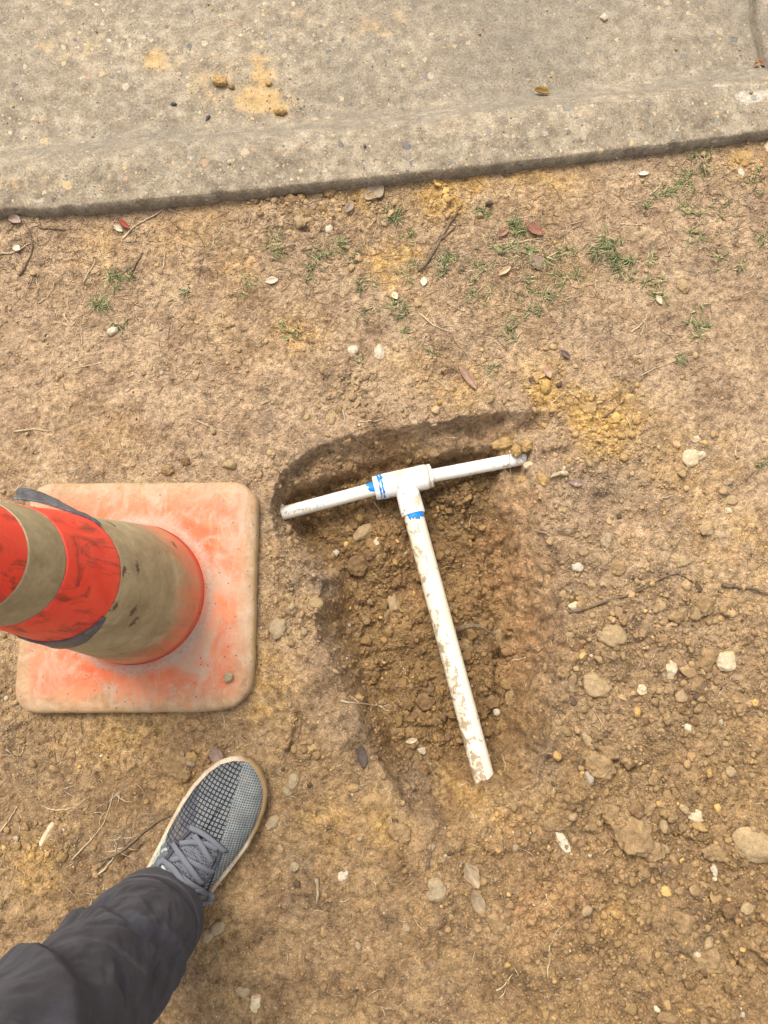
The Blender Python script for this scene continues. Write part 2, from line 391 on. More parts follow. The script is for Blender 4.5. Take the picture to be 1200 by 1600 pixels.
def mat_rock(name, lo, hi, scale=140, rough=.85, bump=.6, speck=None):
    s = NT(name); n = s.noise(scale, 6, .65, .3); n2 = s.noise(scale * 5, 3, .6); n0 = s.noise(scale * .28, 3)
    c = s.ramp(n, [(.3, lo), (.7, hi)])
    c = s.mix(1.0, c, s.ramp(n2, [(.3, .75), (.7, 1.2)]), 'MULTIPLY'); c = s.mix(1.0, c, s.ramp(n0, [(.35, .82), (.65, 1.12)]), 'MULTIPLY')
    if speck: c = s.mix(s.math('MULTIPLY', s.mr(s.noise(scale * .6, 5, .7), .52, .62), .7), c, speck)
    return s.done(c, rough, s.bump(s.math('ADD', n, s.math('MULTIPLY', n2, .5)), bump, .003), .2)

def mat_tint(name, rough=.8, var=.25, spec=.2, trans=0):
    s = NT(name); n = s.noise(160, 4, .6)
    c = s.mix(1.0, s.attr('tint'), s.ramp(n, [(.3, 1 - var), (.7, 1 + var)]), 'MULTIPLY')
    return s.done(c, rough, s.bump(n, .4, .001), spec)

M = {}
M['soil'] = mat_soil(); M['crumb'] = mat_crumb()
M['clod'] = mat_rock('brown_clod', (.19, .115, .05), (.38, .25, .125), 110, .95, 1.0)
M['damp'] = mat_rock('damp_clod', (.13, .072, .032), (.27, .165, .08), 110, .95, 1.0)
M['yellow'] = mat_rock('yellow_clay', (.335, .195, .075), (.53, .355, .15), 120, .95, 1.0, speck=(.24, .15, .065))
M['tan'] = mat_rock('tan_stone', (.27, .18, .09), (.44, .315, .17), 120, .85, .6, speck=(.26, .16, .075))
M['cream'] = mat_rock('cream_stone', (.42, .32, .19), (.66, .54, .36), 120, .8, .6, speck=(.46, .29, .12))
M['white'] = mat_rock('white_pebble', (.40, .33, .225), (.60, .52, .39), 150, .7, .5, speck=(.42, .31, .19))
M['grey'] = mat_rock('grey_stone', (.25, .18, .105), (.40, .305, .185), 140, .85, .6, speck=(.28, .19, .1))
M['dark'] = mat_rock('dark_chip', (.03, .028, .028), (.09, .08, .075), 160, .6, .4)
M['straw'] = mat_tint('dry_straw', .75, .3); M['grass'] = mat_tint('grass_blade', .6, .25, .3); M['wood'] = mat_rock('bare_twig', (.10, .066, .038), (.26, .185, .11), 260, .85, .8)
M['palewood'] = mat_rock('pale_root', (.36, .26, .15), (.60, .47, .30), 260, .85, .6)

# ------------------------------------------------------------------ ground
rng = np.random.default_rng(7)
def axis(lo, hi, step, far):
    core = np.arange(lo, hi + step * .5, step); k = 0; out_lo, out_hi = [], []; s = step; a, b = lo, core[-1]
    while b < far:
        s *= 1.16; a -= s; b += s; out_lo.append(a); out_hi.append(b)
    return np.concatenate([out_lo[::-1], core, out_hi])
gx = axis(-.86, .86, .0020, 60); gy = axis(-.66, .98, .0020, 60)
GX, GY = np.meshgrid(gx, gy)
fx, fy = GX.ravel(), GY.ravel()
gz, g_loose, g_t, g_wall, g_tk = land(fx, fy)
g_clay, g_red, g_grey, g_damp = soil_masks(fx, fy, g_t, g_wall)
me = new_mesh('ground', np.column_stack([fx, fy, gz]), grid_faces(len(gx), len(gy)))
attr(me, 'zone_a', np.column_stack([g_loose, g_clay, g_red])); attr(me, 'zone_b', np.column_stack([g_grey, g_damp, g_t]))
tag(obj('ground', me, M['soil']), kind='structure')

# ------------------------------------------------------------------ kerb slab and road
def mat_concrete():
    s = NT('exposed_aggregate_concrete'); m = s.sep(s.attr('stain'))
    n0 = s.noise(6, 5, .6); n1 = s.noise(45, 6, .65); n2 = s.noise(300, 5, .7)
    c = s.ramp(n1, [(.3, (.143, .110, .072)), (.5, (.238, .190, .128)), (.72, (.38, .313, .218))])
    c = s.mix(1.0, c, s.ramp(n0, [(.3, .92), (.7, 1.22)]), 'MULTIPLY')
    c = s.mix(1.0, c, s.ramp(n2, [(.3, .60), (.5, 1.0), (.7, 1.35)]), 'MULTIPLY')
    pal = [(0, (.08, .08, .085)), (.15, (.16, .15, .14)), (.30, (.30, .235, .16)), (.48, (.42, .33, .22)), (.62, (.36, .22, .12)), (.74, (.50, .40, .28)), (.86, (.47, .33, .15)), (.94, (.47, .42, .33)), (1, (.13, .13, .145))]
    h = s.math('MULTIPLY', n2, .35)
    warp = s.n('VectorMath', {0: s.co, 1: s.n('VectorMath', {0: s.noise(150, 3, out=1), 1: (.011, .011, .011)}, operation='MULTIPLY').outputs[0]}, operation='ADD').outputs[0]
    for sc, dens, op in ((240, .25, .9), (130, .32, .95), (75, .50, .95), (44, .80, .95)):
        v = s.vor(sc, co=warp); k = s.sep(v.outputs['Color'])
        size = s.mr(k[0], dens, 1, .12, .40)
        mask = s.math('MULTIPLY', s.math('GREATER_THAN', k[0], dens), s.mr(s.math('SUBTRACT', size, v.outputs['Distance']), 0, .05))
        c = s.mix(s.math('MULTIPLY', mask, op), c, s.mix(.15, s.ramp(k[1], pal), s.ramp(n2, [(.3, (.2, .16, .12)), (.7, (.5, .42, .32))])))
        h = s.math('ADD', h, s.math('MULTIPLY', mask, .35))
    c = s.mix(s.math('MULTIPLY', m[1], .62), c, s.ramp(n2, [(.3, (.11, .092, .068)), (.7, (.23, .195, .15))]))
    dn = s.math('ADD', s.math('MULTIPLY', s.math('SUBTRACT', n1, .5), 1.5), s.math('MULTIPLY', s.math('SUBTRACT', n2, .5), 1.3))
    c = s.mix(s.math('MULTIPLY', s.mr(s.math('ADD', m[0], dn), .25, 1.0), s.math('MULTIPLY', s.mr(m[0], .05, .35), .75)), c, s.ramp(n1, [(.3, (.36, .215, .075)), (.7, (.52, .35, .16))]))
    c = s.mix(s.math('MULTIPLY', s.mr(s.math('ADD', m[2], dn), .45, 1.2), s.math('MULTIPLY', s.mr(m[2], .05, .3), .55)), c, (.60, .55, .46))
    return s.done(c, .9, s.bump(h, .75, .004), .2)
M['concrete'] = mat_concrete()
ks = np.concatenate([np.arange(-14, -.35, .18), np.arange(-.30, 1.75, .004), np.arange(1.8, 15, .18)])
kt = np.concatenate([np.arange(.0, .03, .0025), np.arange(.03, .62, .005)])
KS, KT = np.meshgrid(ks, kt); KSr, KTr = KS.ravel(), KT.ravel()
chip = np.maximum(0, fbm2(KSr, KSr * 0 + .3, 30, 5, 91, .6) - .22) * .007 + .0008 * fbm2(KSr, KSr * 0, 70, 3, 92)
chip = chip + .007 * np.exp(-((KSr - .035) / .03) ** 2)
ttop = KTr + chip * np.exp(-KTr / .02)
kz = .027 - .0025 * np.exp(-KTr / .003) - .052 * sstep(.075, .165, KTr) - .01 * sstep(.16, .6, KTr) + .010 * sstep(0, .06, KTr) \
     + .0022 * fbm2(KSr, KTr, 9, 3, 93) + .0010 * fbm2(KSr, KTr, 60, 3, 94) + .0007 * fbm2(KSr, KTr, 190, 2, 95) - .004 * chip / .01 * np.exp(-KTr / .015)
jp = P(1197, 65, -.02); js, _ = kerb_st(np.array([jp[0]]), np.array([jp[1]])); js = js[0]
jd = np.abs(KSr - js + .012 * fbm2(KSr * 0, KTr, 7, 3, 96) - .07 * (KTr - .35))
kz = kz - .022 * np.exp(-(jd / .0050) ** 2)
kx, ky = kerb_xy(KSr, ttop)
top_v = np.column_stack([kx, ky, kz])
face_z = np.linspace(1, 0, 9)[1:]
edge = top_v[:len(ks)]
fv = []
for q in face_z:
    zz = -.10 + (edge[:, 2] + .10) * q
    bulge = (.0035 + .003 * fbm2(ks, np.full_like(ks, q * .1), 40, 4, 97)) * (q < .98)
    fv.append(np.column_stack([edge[:, 0] - KN[0] * (bulge - .004 * (1 - q)), edge[:, 1] - KN[1] * (bulge - .004 * (1 - q)), zz]))
fv = np.vstack(fv[::-1]); allv = np.vstack([fv, top_v]); nrow = len(face_z) + len(kt)
me = new_mesh('kerb', allv, grid_faces(len(ks), nrow))
def stain_blob(lst):
    m = np.zeros(len(KSr))
    for px, py, rx, ry, a in lst:
        c = P(px, py, -.02 if py < 190 else .03); m += a * np.exp(-((kx - c[0]) / rx) ** 2 - ((ky - c[1]) / ry) ** 2)
    return m
nz = fbm2(kx, ky, 45, 4, 98)
dirt = np.clip(stain_blob([(410,120,.022,.045,1),(440,165,.022,.02,.9),(240,95,.03,.025,.7),(400,165,.04,.03,.6),(330,130,.06,.05,.35),(1010,195,.018,.012,.9),(100,60,.09,.05,.3),(610,40,.08,.05,.3),(60,290,.08,.02,.35),(700,200,.1,.03,.2),(500,30,.1,.04,.2)]) * (1 + 1.4 * nz) + .22 * np.clip(fbm2(kx, ky, 6, 4, 104) + .1, 0, 1), 0, 1)
grime = np.clip(np.exp(-((KTr - .115 - .012 * fbm2(KSr, KTr * 0, 5, 3, 99)) / .035) ** 2) * (.75 + .9 * fbm2(KSr * .35, KTr * 3, 30, 4, 100)) + (.55 + .9 * fbm2(kx, ky, 5, 4, 101)) * sstep(.10, .16, KTr) + 1.2 * np.exp(-(jd / .008) ** 2), 0, 1)
white = np.clip(stain_blob([(1150,185,.03,.014,1),(1185,180,.03,.012,.9),(1100,165,.02,.01,.5),(215,315,.03,.006,1),(130,318,.03,.006,.7),(60,312,.03,.008,.6),(940,28,.006,.006,1)]) * (1 + 1.5 * nz), 0, 1)
nf = len(fv); face_g = np.tile(.75 + .4 * fbm2(ks, ks * 0 + .7, 12, 3, 103), len(face_z))
attr(me, 'stain', np.vstack([np.column_stack([np.zeros(nf), np.clip(face_g, 0, 1), np.zeros(nf)]), np.column_stack([dirt, grime, white])]))
tag(obj('kerb', me, M['concrete']), kind='structure')
s_ = NT('asphalt'); nn_ = s_.noise(180, 5, .7)
asph = s_.done(s_.ramp(nn_, [(.3, (.035, .034, .033)), (.7, (.085, .08, .075))]), .9, s_.bump(nn_, .8, .004))
rs = np.linspace(-30, 30, 121); rt = np.linspace(.615, 40, 80); RS, RT = np.meshgrid(rs, rt)
rx, ry = KA[0] + RS.ravel() * KE[0] + RT.ravel() * KN[0], KA[1] + RS.ravel() * KE[1] + RT.ravel() * KN[1]
tag(obj('road', new_mesh('road', np.column_stack([rx, ry, -.036 + .004 * fbm2(rx, ry, 2, 3, 5)]), grid_faces(len(rs), len(rt))), asph), kind='structure')
def kerb_top(px, py):
    z = 0.0
    for _ in range(6):
        p = P(px, py, z); i = np.argmin((kx - p[0]) ** 2 + (ky - p[1]) ** 2); z = kz[i]
    return p[0], p[1], float(z)
# ------------------------------------------------------------------ loose crumbs, straw litter (uncountable)
def clear_of(x, y, marg=.004):
    su = (x - SH_O[0]) * SH_D[0] + (y - SH_O[1]) * SH_D[1]; sv = (x - SH_O[0]) * SH_P[0] + (y - SH_O[1]) * SH_P[1]
    return (plate_sd(x, y) > marg) & (np.hypot((su - .155) / .16, sv / .055) > 1.04) & (kerb_st(x, y)[1] < -.002)

def rand_rot(n, r):
    q = r.normal(size=(n, 4)); q /= np.linalg.norm(q, axis=1)[:, None]; a, b, c, d = q.T
    return np.stack([1-2*(c*c+d*d), 2*(b*c-a*d), 2*(b*d+a*c), 2*(b*c+a*d), 1-2*(b*b+d*d), 2*(c*d-a*b), 2*(b*d-a*c), 2*(c*d+a*b), 1-2*(b*b+c*c)], -1).reshape(n, 3, 3)

def soil_colour(x, y, n, r):
    z, loose, t, wall, tk = land(x, y); clay, red, grey, damp = soil_masks(x, y, t, wall)
    dry = np.array([.36, .245, .132]); dug = np.array([.255, .155, .064])
    c = dry + (dug - dry) * damp[:, None]
    c = c + (np.array([.33, .185, .085]) - c) * (.6 * red[:, None]); c = c + (np.array([.20, .15, .105]) - c) * (.6 * grey[:, None]); c = c + (np.array([.52, .32, .10]) - c) * (.85 * clay[:, None])
    c = c * r.uniform(.74, 1.16, (n, 1)) * (1 + r.normal(0, .015, (n, 3)))
    odd = r.random(n)
    c = np.where((odd < .008)[:, None], np.array([.45, .37, .26]) * r.uniform(.7, 1.2, (n, 1)), c)
    c = np.where(((odd > .03) & (odd < .06))[:, None], np.array([.50, .31, .11]) * r.uniform(.7, 1.1, (n, 1)), c)
    c = np.where(((odd > .07) & (odd < .085))[:, None], np.array([.10, .068, .042]), c)
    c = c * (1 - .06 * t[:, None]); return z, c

def crumbs(n, rmin, rmax, power, sub, seed, thr):
    r = np.random.default_rng(seed)
    x = r.uniform(-.80, .82, n); y = r.uniform(-.62, .92, n)
    _, loose, t, wall, tk = land(x, y)
    pn = fbm2(x, y, 24, 3, 201)
    dens = thr + (1 - thr) * np.clip(loose * 1.1 + .25 * np.clip(pn, 0, 1), 0, 1) ; dens = np.clip(dens + .25 * wall * (x < .09) - .5 * wall * (x > .09) * dens, 0, 1)
    k = (r.random(n) < dens) & clear_of(x, y, rmin)
    x, y = x[k], y[k]; n = len(x)
    rad = (rmin ** -power + r.random(n) * (rmax ** -power - rmin ** -power)) ** (-1 / power)
    z, c = soil_colour(x, y, n, r)
    tv, tf = ico(sub); m = len(tv)
    sc = r.uniform(.65, 1.25, (n, 1, 3)) * rad[:, None, None]
    jit = 1 + r.normal(0, .09 if sub > 1 else .14, (n, m, 1)); b = np.repeat(tv[None], n, 0) * jit
    for _ in range(6):
        pn_ = r.normal(size=(n, 3)); pn_ /= np.linalg.norm(pn_, axis=1)[:, None]; ex = np.maximum(np.einsum('nmi,ni->nm', b, pn_) - r.uniform(.45, .85, (n, 1)), 0); b = b - ex[:, :, None] * pn_[:, None]
    v = np.einsum('nij,nmj->nmi', rand_rot(n, r), b * sc * 1.15)
    v[:, :, 2] *= .8
    v = v + np.stack([x, y, z + rad * .12], -1)[:, None]
    f = (tf[None] + (np.arange(n) * m)[:, None, None]).reshape(-1, 3)
    return v.reshape(-1, 3), f, np.repeat(c, m, axis=0)
cv, cf, cc, off = [], [], [], 0
for n, a, b, pw, sub, sd, thr in ((150000, .0008, .0018, 1.6, 1, 301, .16), (46000, .0017, .0036, 2.2, 1, 302, .05), (7500, .0034, .0064, 2.4, 2, 303, .012), (900, .006, .0105, 2.6, 3, 304, .0)):
    v, f, c = crumbs(n, a, b, pw, sub, sd, thr); cv.append(v); cf.append(f + off); cc.append(c); off += len(v)
me = new_mesh('soil_crumbs', np.vstack(cv), np.vstack(cf).astype(np.int64)); attr(me, 'tint', np.vstack(cc))
tag(obj('soil_crumbs', me, M['crumb']), 'loose brown soil crumbs and grit strewn over the dirt and hole', 'soil', kind='stuff')

def kerb_z(x, y):
    s_, t_ = kerb_st(x, y); i = np.clip(np.searchsorted(ks, s_), 0, len(ks) - 1); j = np.clip(np.searchsorted(kt, t_), 0, len(kt) - 1)
    return kz[j * len(ks) + i], t_
r = np.random.default_rng(77); n = 16000; x = r.uniform(-.85, .85, n); y = r.uniform(.70, 1.25, n); z, tt_ = kerb_z(x, y)
sm_ = np.zeros(n)
for px, py, rx_, a in [(410,120,.03,1),(440,165,.035,1),(345,135,.02,1),(240,95,.03,.6),(1190,95,.03,.9),(845,145,.03,.5),(1000,195,.04,.3)]:
    q = P(px, py, -.02); sm_ += a * np.exp(-((x - q[0]) ** 2 + (y - q[1]) ** 2) / (2 * rx_ ** 2))
k = (r.random(n) < .05 + .10 * np.clip(fbm2(x, y, 8, 3, 66), 0, 1) + .7 * sm_ + .12 * np.exp(-((tt_ - .15) / .03) ** 2)) & (tt_ > .008) & (tt_ < .58); x, y, z, sm_ = x[k], y[k], z[k], sm_[k]; n = len(x)
rad = (.0006 ** -2.2 + r.random(n) * (.0032 ** -2.2 - .0006 ** -2.2)) ** (-1 / 2.2); tv, tf = ico(1); m = len(tv)
c = np.array([[.30, .22, .13], [.42, .29, .12], [.17, .14, .11], [.40, .34, .25]])[np.where(r.random(n) < sm_, 1, r.choice(4, n, p=[.4, .2, .25, .15]))] * r.uniform(.7, 1.15, (n, 1))
v = np.einsum('nij,nmj->nmi', rand_rot(n, r), tv[None] * (1 + r.normal(0, .15, (n, m, 1))) * r.uniform(.6, 1.25, (n, 1, 3)) * rad[:, None, None]) + np.stack([x, y, z + rad * .3], -1)[:, None]
me = new_mesh('slab_grit', v.reshape(-1, 3), (tf[None] + (np.arange(n) * m)[:, None, None]).reshape(-1, 3)); attr(me, 'tint', np.repeat(c, m, axis=0))
tag(obj('slab_grit', me, M['crumb']), 'fine grit and yellow soil grains scattered on the concrete', 'grit', kind='stuff')

def strips(x, y, z, length, width, ang, bend, tint, lift, seg=4):
    """thin bent straws lying on the ground, one closed 3-sided prism each"""
    n = len(x); s = np.linspace(-.5, .5, seg + 1)
    V = []
    for q in s:
        a = ang + bend * q; px = x + q * length * np.cos(a); py = y + q * length * np.sin(a)
        pz = land(px, py)[0] * .6 + z * .4 + lift
        wd = width * (1 - .6 * abs(q) * 2) * .5; nx, ny = -np.sin(ang), np.cos(ang)
        V.append(np.stack([np.stack([px + nx * wd, py + ny * wd, pz], -1), np.stack([px - nx * wd, py - ny * wd, pz], -1), np.stack([px, py, pz + wd * 1.5], -1)], 1))
    V = np.stack(V, 1)                       # n, seg+1, 3, 3
    m = (seg + 1) * 3; f = grid_faces(3, seg + 1, True)
    F = (f[None] + (np.arange(n) * m)[:, None, None]).reshape(-1, 4)
    return V.reshape(-1, 3), F, np.repeat(tint, m, axis=0)

LAWN = [(60,370,.10,1),(40,420,.06,.7),(170,440,.07,.8),(420,390,.10,1),(500,400,.08,1),(520,450,.09,.6),(640,410,.08,.7),(720,400,.10,1),(800,400,.12,1),(900,400,.09,.9),(760,470,.10,.8),(680,540,.07,.5),(1090,290,.10,1),(1180,330,.08,.9),(600,330,.08,.9),
    (820,290,.06,.5),(1150,400,.07,.5),(870,440,.06,.7),(250,500,.12,.4),(300,380,.09,.6),(990,520,.08,.4),(1080,540,.05,.5),(330,600,.12,.3),(120,1180,.12,.3),(120,1300,.10,.4),(210,1280,.06,.5),(860,1000,.02,.8),(560,1110,.03,.5),(880,600,.06,.3),(660,330,.05,.6),(520,320,.05,.4)]
r = np.random.default_rng(31); n = 70000
x = r.uniform(-.80, .82, n); y = r.uniform(-.62, .92, n)
d = .03 + blobs(x, y, LAWN) * .50; _, _, t_, w_, _ = land(x, y); d = d * (1 - .8 * np.maximum(t_, 0))
k = (r.random(n) < d) & clear_of(x, y, .012); x, y = x[k], y[k]; n = len(x)
pal = np.array([[.46, .34, .20], [.36, .25, .14], [.58, .46, .30], [.22, .14, .085], [.30, .16, .09], [.15, .11, .08]])
tint = pal[r.choice(6, n, p=[.26, .20, .18, .17, .09, .10])] * r.uniform(.75, 1.2, (n, 1))
v, f, c = strips(x, y, land(x, y)[0], r.gamma(2.2, .0065, n) + .004, r.uniform(.0005, .0014, n), r.uniform(0, 6.28, n), r.normal(0, .8, n), tint, .0008)
me = new_mesh('dry_grass_litter', v, f); attr(me, 'tint', c)
tag(obj('dry_grass_litter', me, M['straw']), 'short bits of dead straw and root fibre littering the bare soil', 'dry grass', kind='stuff')

# ------------------------------------------------------------------ stones, clods, pebbles
def rock_mesh(L, W, Hh, seed, ang=.5, rough=.12, sub=4):
    v, f = ico(sub); r = np.random.default_rng(seed); v = v.copy()
    for _ in range(int(4 + 8 * ang)):
        nrm = r.normal(size=3); nrm /= np.linalg.norm(nrm); dd = r.uniform(.62, .9) + .25 * (1 - ang)
        ex = v @ nrm - dd; v = v - np.where(ex > 0, ex, 0)[:, None] * nrm * .94
    rr = 1 + .22 * fbm3(v * 1.3 + seed % 97, 2, seed) + rough * fbm3(v * 3.4 + seed % 53, 4, seed + 5, .6)
    v = v * rr[:, None] * (np.array([L, W, Hh]) * .5)
    return new_mesh('rock', v, f)
ROCK_KIND = {'white': ('white', .25, .05), 'cream': ('cream', .75, .10), 'tan': ('tan', .6, .12), 'grey': ('grey', .6, .12), 'clod': ('clod', .5, .34), 'damp': ('damp', .5, .34), 'yellow': ('yellow', .5, .34), 'dark': ('dark', .6, .1), 'pebble': ('tan', .05, .05)}
_seed = [1000]
def rock(name, px, py, L, W, Hh, rot, kind, label, cat, group=None, sink=.42, on=None, z=None, sub=4):
    _seed[0] += 1; mk, ang, rg = ROCK_KIND[kind]
    me = rock_mesh(L * .001, W * .001, Hh * .001, _seed[0], ang, rg, sub)
    if z is not None: p = P(px, py, z); X, Y, Z = p[0], p[1], z
    elif on == 'kerb': X, Y, Z = kerb_top(px, py)
    else: X, Y, Z = on_ground(px, py)
    o = obj(name, me, M[mk]); o.location = (X, Y, Z + Hh * .001 * (.5 - sink)); o.rotation_euler = (0, 0, math.radians(-rot))
    return tag(o, label, cat, group)
R = rock
R('pebble',176,518,19,13,11,-25,'white','pale rounded pebble on bare dirt left of the lone grass tufts','pebble')
R('pebble',552,548,17,19,12,70,'white','smaller of two white pebbles side by side above the hole','pebble')
R('pebble',592,551,18,28,14,0,'white','larger oval white pebble of the pair above the hole','pebble')
R('pebble',514,358,16,12,7,-60,'white','flat white pebble in crumbs below the kerb','pebble')
R('pebble',468,346,26,17,14,70,'pebble','oval brown pebble standing out below the kerb','pebble')
R('stone',515,301,25,19,15,-20,'clod','rounded brown stone tucked against the foot of the kerb','stone')
R('stone',478,334,26,13,12,55,'clod','narrow brown stone touching the oval brown pebble','stone')
R('clod',505,328,16,14,11,0,'clod','small brown clod between the kerb stone and the oval pebble','clod')
R('clod',455,312,24,18,13,10,'clod','squat brown clod in the crumbs below the kerb edge','clod')
R('clod',470,309,13,11,9,10,'yellow','small yellow clod in the crumbs below the kerb edge','clod')
R('stone',1066,447,21,26,15,-10,'tan','angular beige stone alone on smooth dirt at right','stone')
R('stone',1078,717,30,32,22,20,'cream','big cream two faced stone right of the yellow crumbs','stone')
R('stone',1093,711,19,17,14,0,'cream','small cream stone leaning on the big cream stone','stone')
R('stone',948,846,19,28,14,10,'grey','pale greyish stone on end beside a small tan one','stone')
R('stone',902,886,18,15,9,20,'white','chalky white stone right of the orange hole wall','stone')
R('stone',433,982,26,36,17,10,'grey','flat grey stone between the cone base and the hole','stone')
R('stone',517,654,18,19,9,20,'tan','tan triangular stone above the left end of the hole','stone')
R('clod',530,640,14,13,10,0,'clod','small round clod touching the tan triangular stone','clod')
R('stone',1162,246,28,30,12,-20,'yellow','yellow lump of clay near the kerb at far right','clod')
R('stone',1200,228,14,24,10,10,'cream','pale stone at the right edge below the kerb','stone')
R('pebble',1158,270,11,17,5,-20,'white','white chip below the yellow lump near the kerb','pebble')
R('stone',1045,1046,28,30,20,20,'cream','cream block among brown clods right of the hole','stone')
R('stone',1003,1077,17,16,11,30,'cream','small pale cube of stone below the cream block','stone')
R('stone',1133,1033,32,36,20,20,'cream','large two toned tan rock at the right edge','stone')
R('clod',1102,1030,42,38,22,-10,'clod','large brown clod pressed against the two toned rock','clod')
R('clod',955,992,46,34,22,25,'tan','large pale tan crumbly clod right of the hole','clod')
R('clod',930,1070,46,40,24,30,'tan','wide pale tan clod with a broken face beside the hole wall','clod')
R('clod',880,1050,18,20,13,30,'clod','brown clod at the root fibres on the right rim','clod')
R('clod',990,1308,56,50,22,40,'clod','largest flat trapezoid clod lower right','clod')
R('clod',955,1272,34,30,15,30,'clod','tilted brown clod joining the trapezoid clod','clod')
R('clod',1022,1330,28,32,16,10,'clod','brown clod right of the trapezoid clod','clod')
R('clod',1050,1350,30,30,18,10,'damp','round dark clod lower right of the trapezoid clod','clod')
R('clod',1178,1320,70,46,24,25,'tan','long tan slab of clay at the right edge','clod')
R('clod',1118,1332,38,24,14,5,'clod','blunt clod left of the long tan slab','clod')
R('stone',879,1315,15,38,6,-25,'white','thin white sliver of stone lying aslant lower right','stone')
R('stone',1115,1358,10,20,7,-10,'white','small white chip below the blunt clod','stone')
R('stone',1086,1272,30,22,12,25,'cream','knobbly pale yellow stone in the loose soil','stone')
R('stone',1090,1290,26,14,11,20,'yellow','yellow stone under the knobbly pale one','stone')
R('stone',536,1367,13,18,6,40,'white','bright white flake on the brown ground below the hole','stone')
R('stone',457,1222,17,25,12,20,'grey','grey stone just right of the shoe toe','stone')
R('stone',448,1236,15,13,9,20,'grey','small grey stone touching the one by the shoe toe','stone')
R('stone',426,1285,15,26,11,40,'grey','upright grey stone beside the shoe sole','stone')
R('stone',461,1354,13,15,9,-20,'grey','grey stone alone below right of the shoe','stone')
R('stone',438,1325,10,14,8,-20,'tan','small tan stone below right of the shoe toe','stone')
R('stone',340,1450,26,17,12,-35,'grey','pale stone in the little heap beside the shoe heel','stone')
R('stone',325,1462,20,17,11,-35,'grey','rounder stone in the little heap beside the shoe heel','stone')
R('stone',352,1437,17,13,10,0,'clod','brown clod topping the little heap beside the shoe heel','clod')
R('stone',399,1566,17,26,13,15,'cream','pale stone in the bottom cluster right of the trouser leg','stone')
R('stone',380,1550,20,15,11,15,'grey','grey stone in the bottom cluster right of the trouser leg','stone')
R('stone',385,1566,15,18,10,15,'clod','brown clod in the bottom cluster right of the trouser leg','clod')
R('bark_chip',74,1303,13,42,7,28,'cream','pale elongated bark chip on the dirt left of the shoe','bark')
R('clod',275,1195,44,40,18,30,'clod','broken brown clod above the toe of the shoe','clod')
R('clod',300,1182,20,17,14,0,'yellow','yellow clod above the toe of the shoe','clod')
R('clod',288,1212,24,20,14,0,'clod','brown clod touching the left edge of the shoe','clod')
R('stone',590,846,17,19,12,30,'cream','cream pebble with a pointed side in the hole','pebble')
R('clod',566,830,40,21,16,-40,'tan','orange brown oblong clod in the hole under the tee','clod')
R('clod',550,818,20,24,14,-20,'damp','dark clod beside the orange brown oblong one','clod')
R('clod',560,881,34,38,22,30,'damp','big brown clod with a flat face on the hole floor','clod')
R('clod',578,868,18,17,13,0,'damp','brown cube shaped clod above the flat faced one','clod')
R('stone',615,942,22,38,17,-15,'tan','smooth tan egg shaped stone on the hole floor','stone')
R('stone',602,963,20,30,15,20,'clod','pointed brown stone beside the egg shaped one','stone')
R('clod',665,1097,32,27,18,10,'damp','lump of soil on the hole floor left of the pipe','clod')
R('clod',668,1075,30,24,16,10,'damp','lump of soil above another lump left of the pipe','clod')
R('clod',780,997,28,34,18,10,'clod','orange brown clod at the cut root in the hole wall','clod')
R('clod',728,1008,26,30,16,10,'clod','brown clod right of the pipe below the cut root','clod')
R('clod',797,1092,15,28,12,5,'clod','slim clod against the right wall of the hole','clod')
R('clod',770,1098,30,22,14,-20,'damp','dark clod between the pipe and the right wall','clod')
R('clod',660,1205,24,22,12,0,'damp','brown clod at the lower end of the hole','clod')
R('clod',787,694,44,20,16,-8,'yellow','long yellow clay lump above the buried pipe end','clod',sink=.15)
R('clod',806,705,18,28,16,15,'yellow','brownish yellow clay lump lying over the buried pipe end','clod',sink=.15)
R('clod',823,697,16,22,13,20,'yellow','upright yellow clay lump right of the long one','clod',sink=.15)
R('stone',827,728,23,15,14,0,'cream','pale yellow stone just below the buried pipe end','stone')
R('stone',819,750,18,15,12,0,'yellow','lowest yellow stone of the cluster at the pipe end','stone')
R('stone',847,749,18,27,14,-30,'yellow','yellow layered stone in the cluster at the pipe end','stone')
R('clod',345,131,26,19,15,10,'yellow','crumbly brown clod sitting on the concrete kerb','clod',on='kerb',sink=.1)
R('clod',362,137,11,9,7,10,'clod','tiny crumb beside the clod on the concrete','clod',on='kerb',sink=.1)
R('clod',438,176,22,14,11,10,'yellow','yellow clay lump on the smeared concrete','clod',on='kerb',sink=.1)
R('clod',420,131,13,10,6,10,'yellow','small yellow crumb in the smear on the concrete','clod',on='kerb',sink=.1)
R('stone',943,29,13,12,8,0,'white','round white stone on the concrete near the top','stone',on='kerb',sink=.1)
R('stone',272,164,11,6,5,0,'dark','small black chip on the concrete','stone',on='kerb',sink=.1)
R('stone',325,185,6,12,4,30,'dark','thin dark chip on the concrete above the kerb edge','stone',on='kerb',sink=.1)
R('clod',357,1058,13,16,9,25,'grey','small mud lump stuck on the cone base','mud',z=.030,sink=.25)
R('clod',919,637,27,26,15,10,'yellow','orange yellow clod topping the yellow crumbs','clod')
R('clod',890,628,16,14,10,10,'yellow','yellow clod left of the orange yellow one','clod')
R('stone',965,640,16,13,10,10,'yellow','yellow clod right of the orange yellow one','clod')
R('stone',1088,686,15,13,9,10,'cream','pale stone above the big cream stone','stone')
R('stone',1100,828,18,16,12,0,'tan','tan stone high on the right hand dirt','stone')
R('clod',1143,782,20,18,11,0,'tan','tan clod above a smaller one on the right hand dirt','clod')
R('clod',1138,798,14,10,9,0,'cream','cream clod under the tan one on the right hand dirt','clod')
R('clod',1104,828,20,18,12,0,'tan','tan clod on the trodden dirt at right','clod')
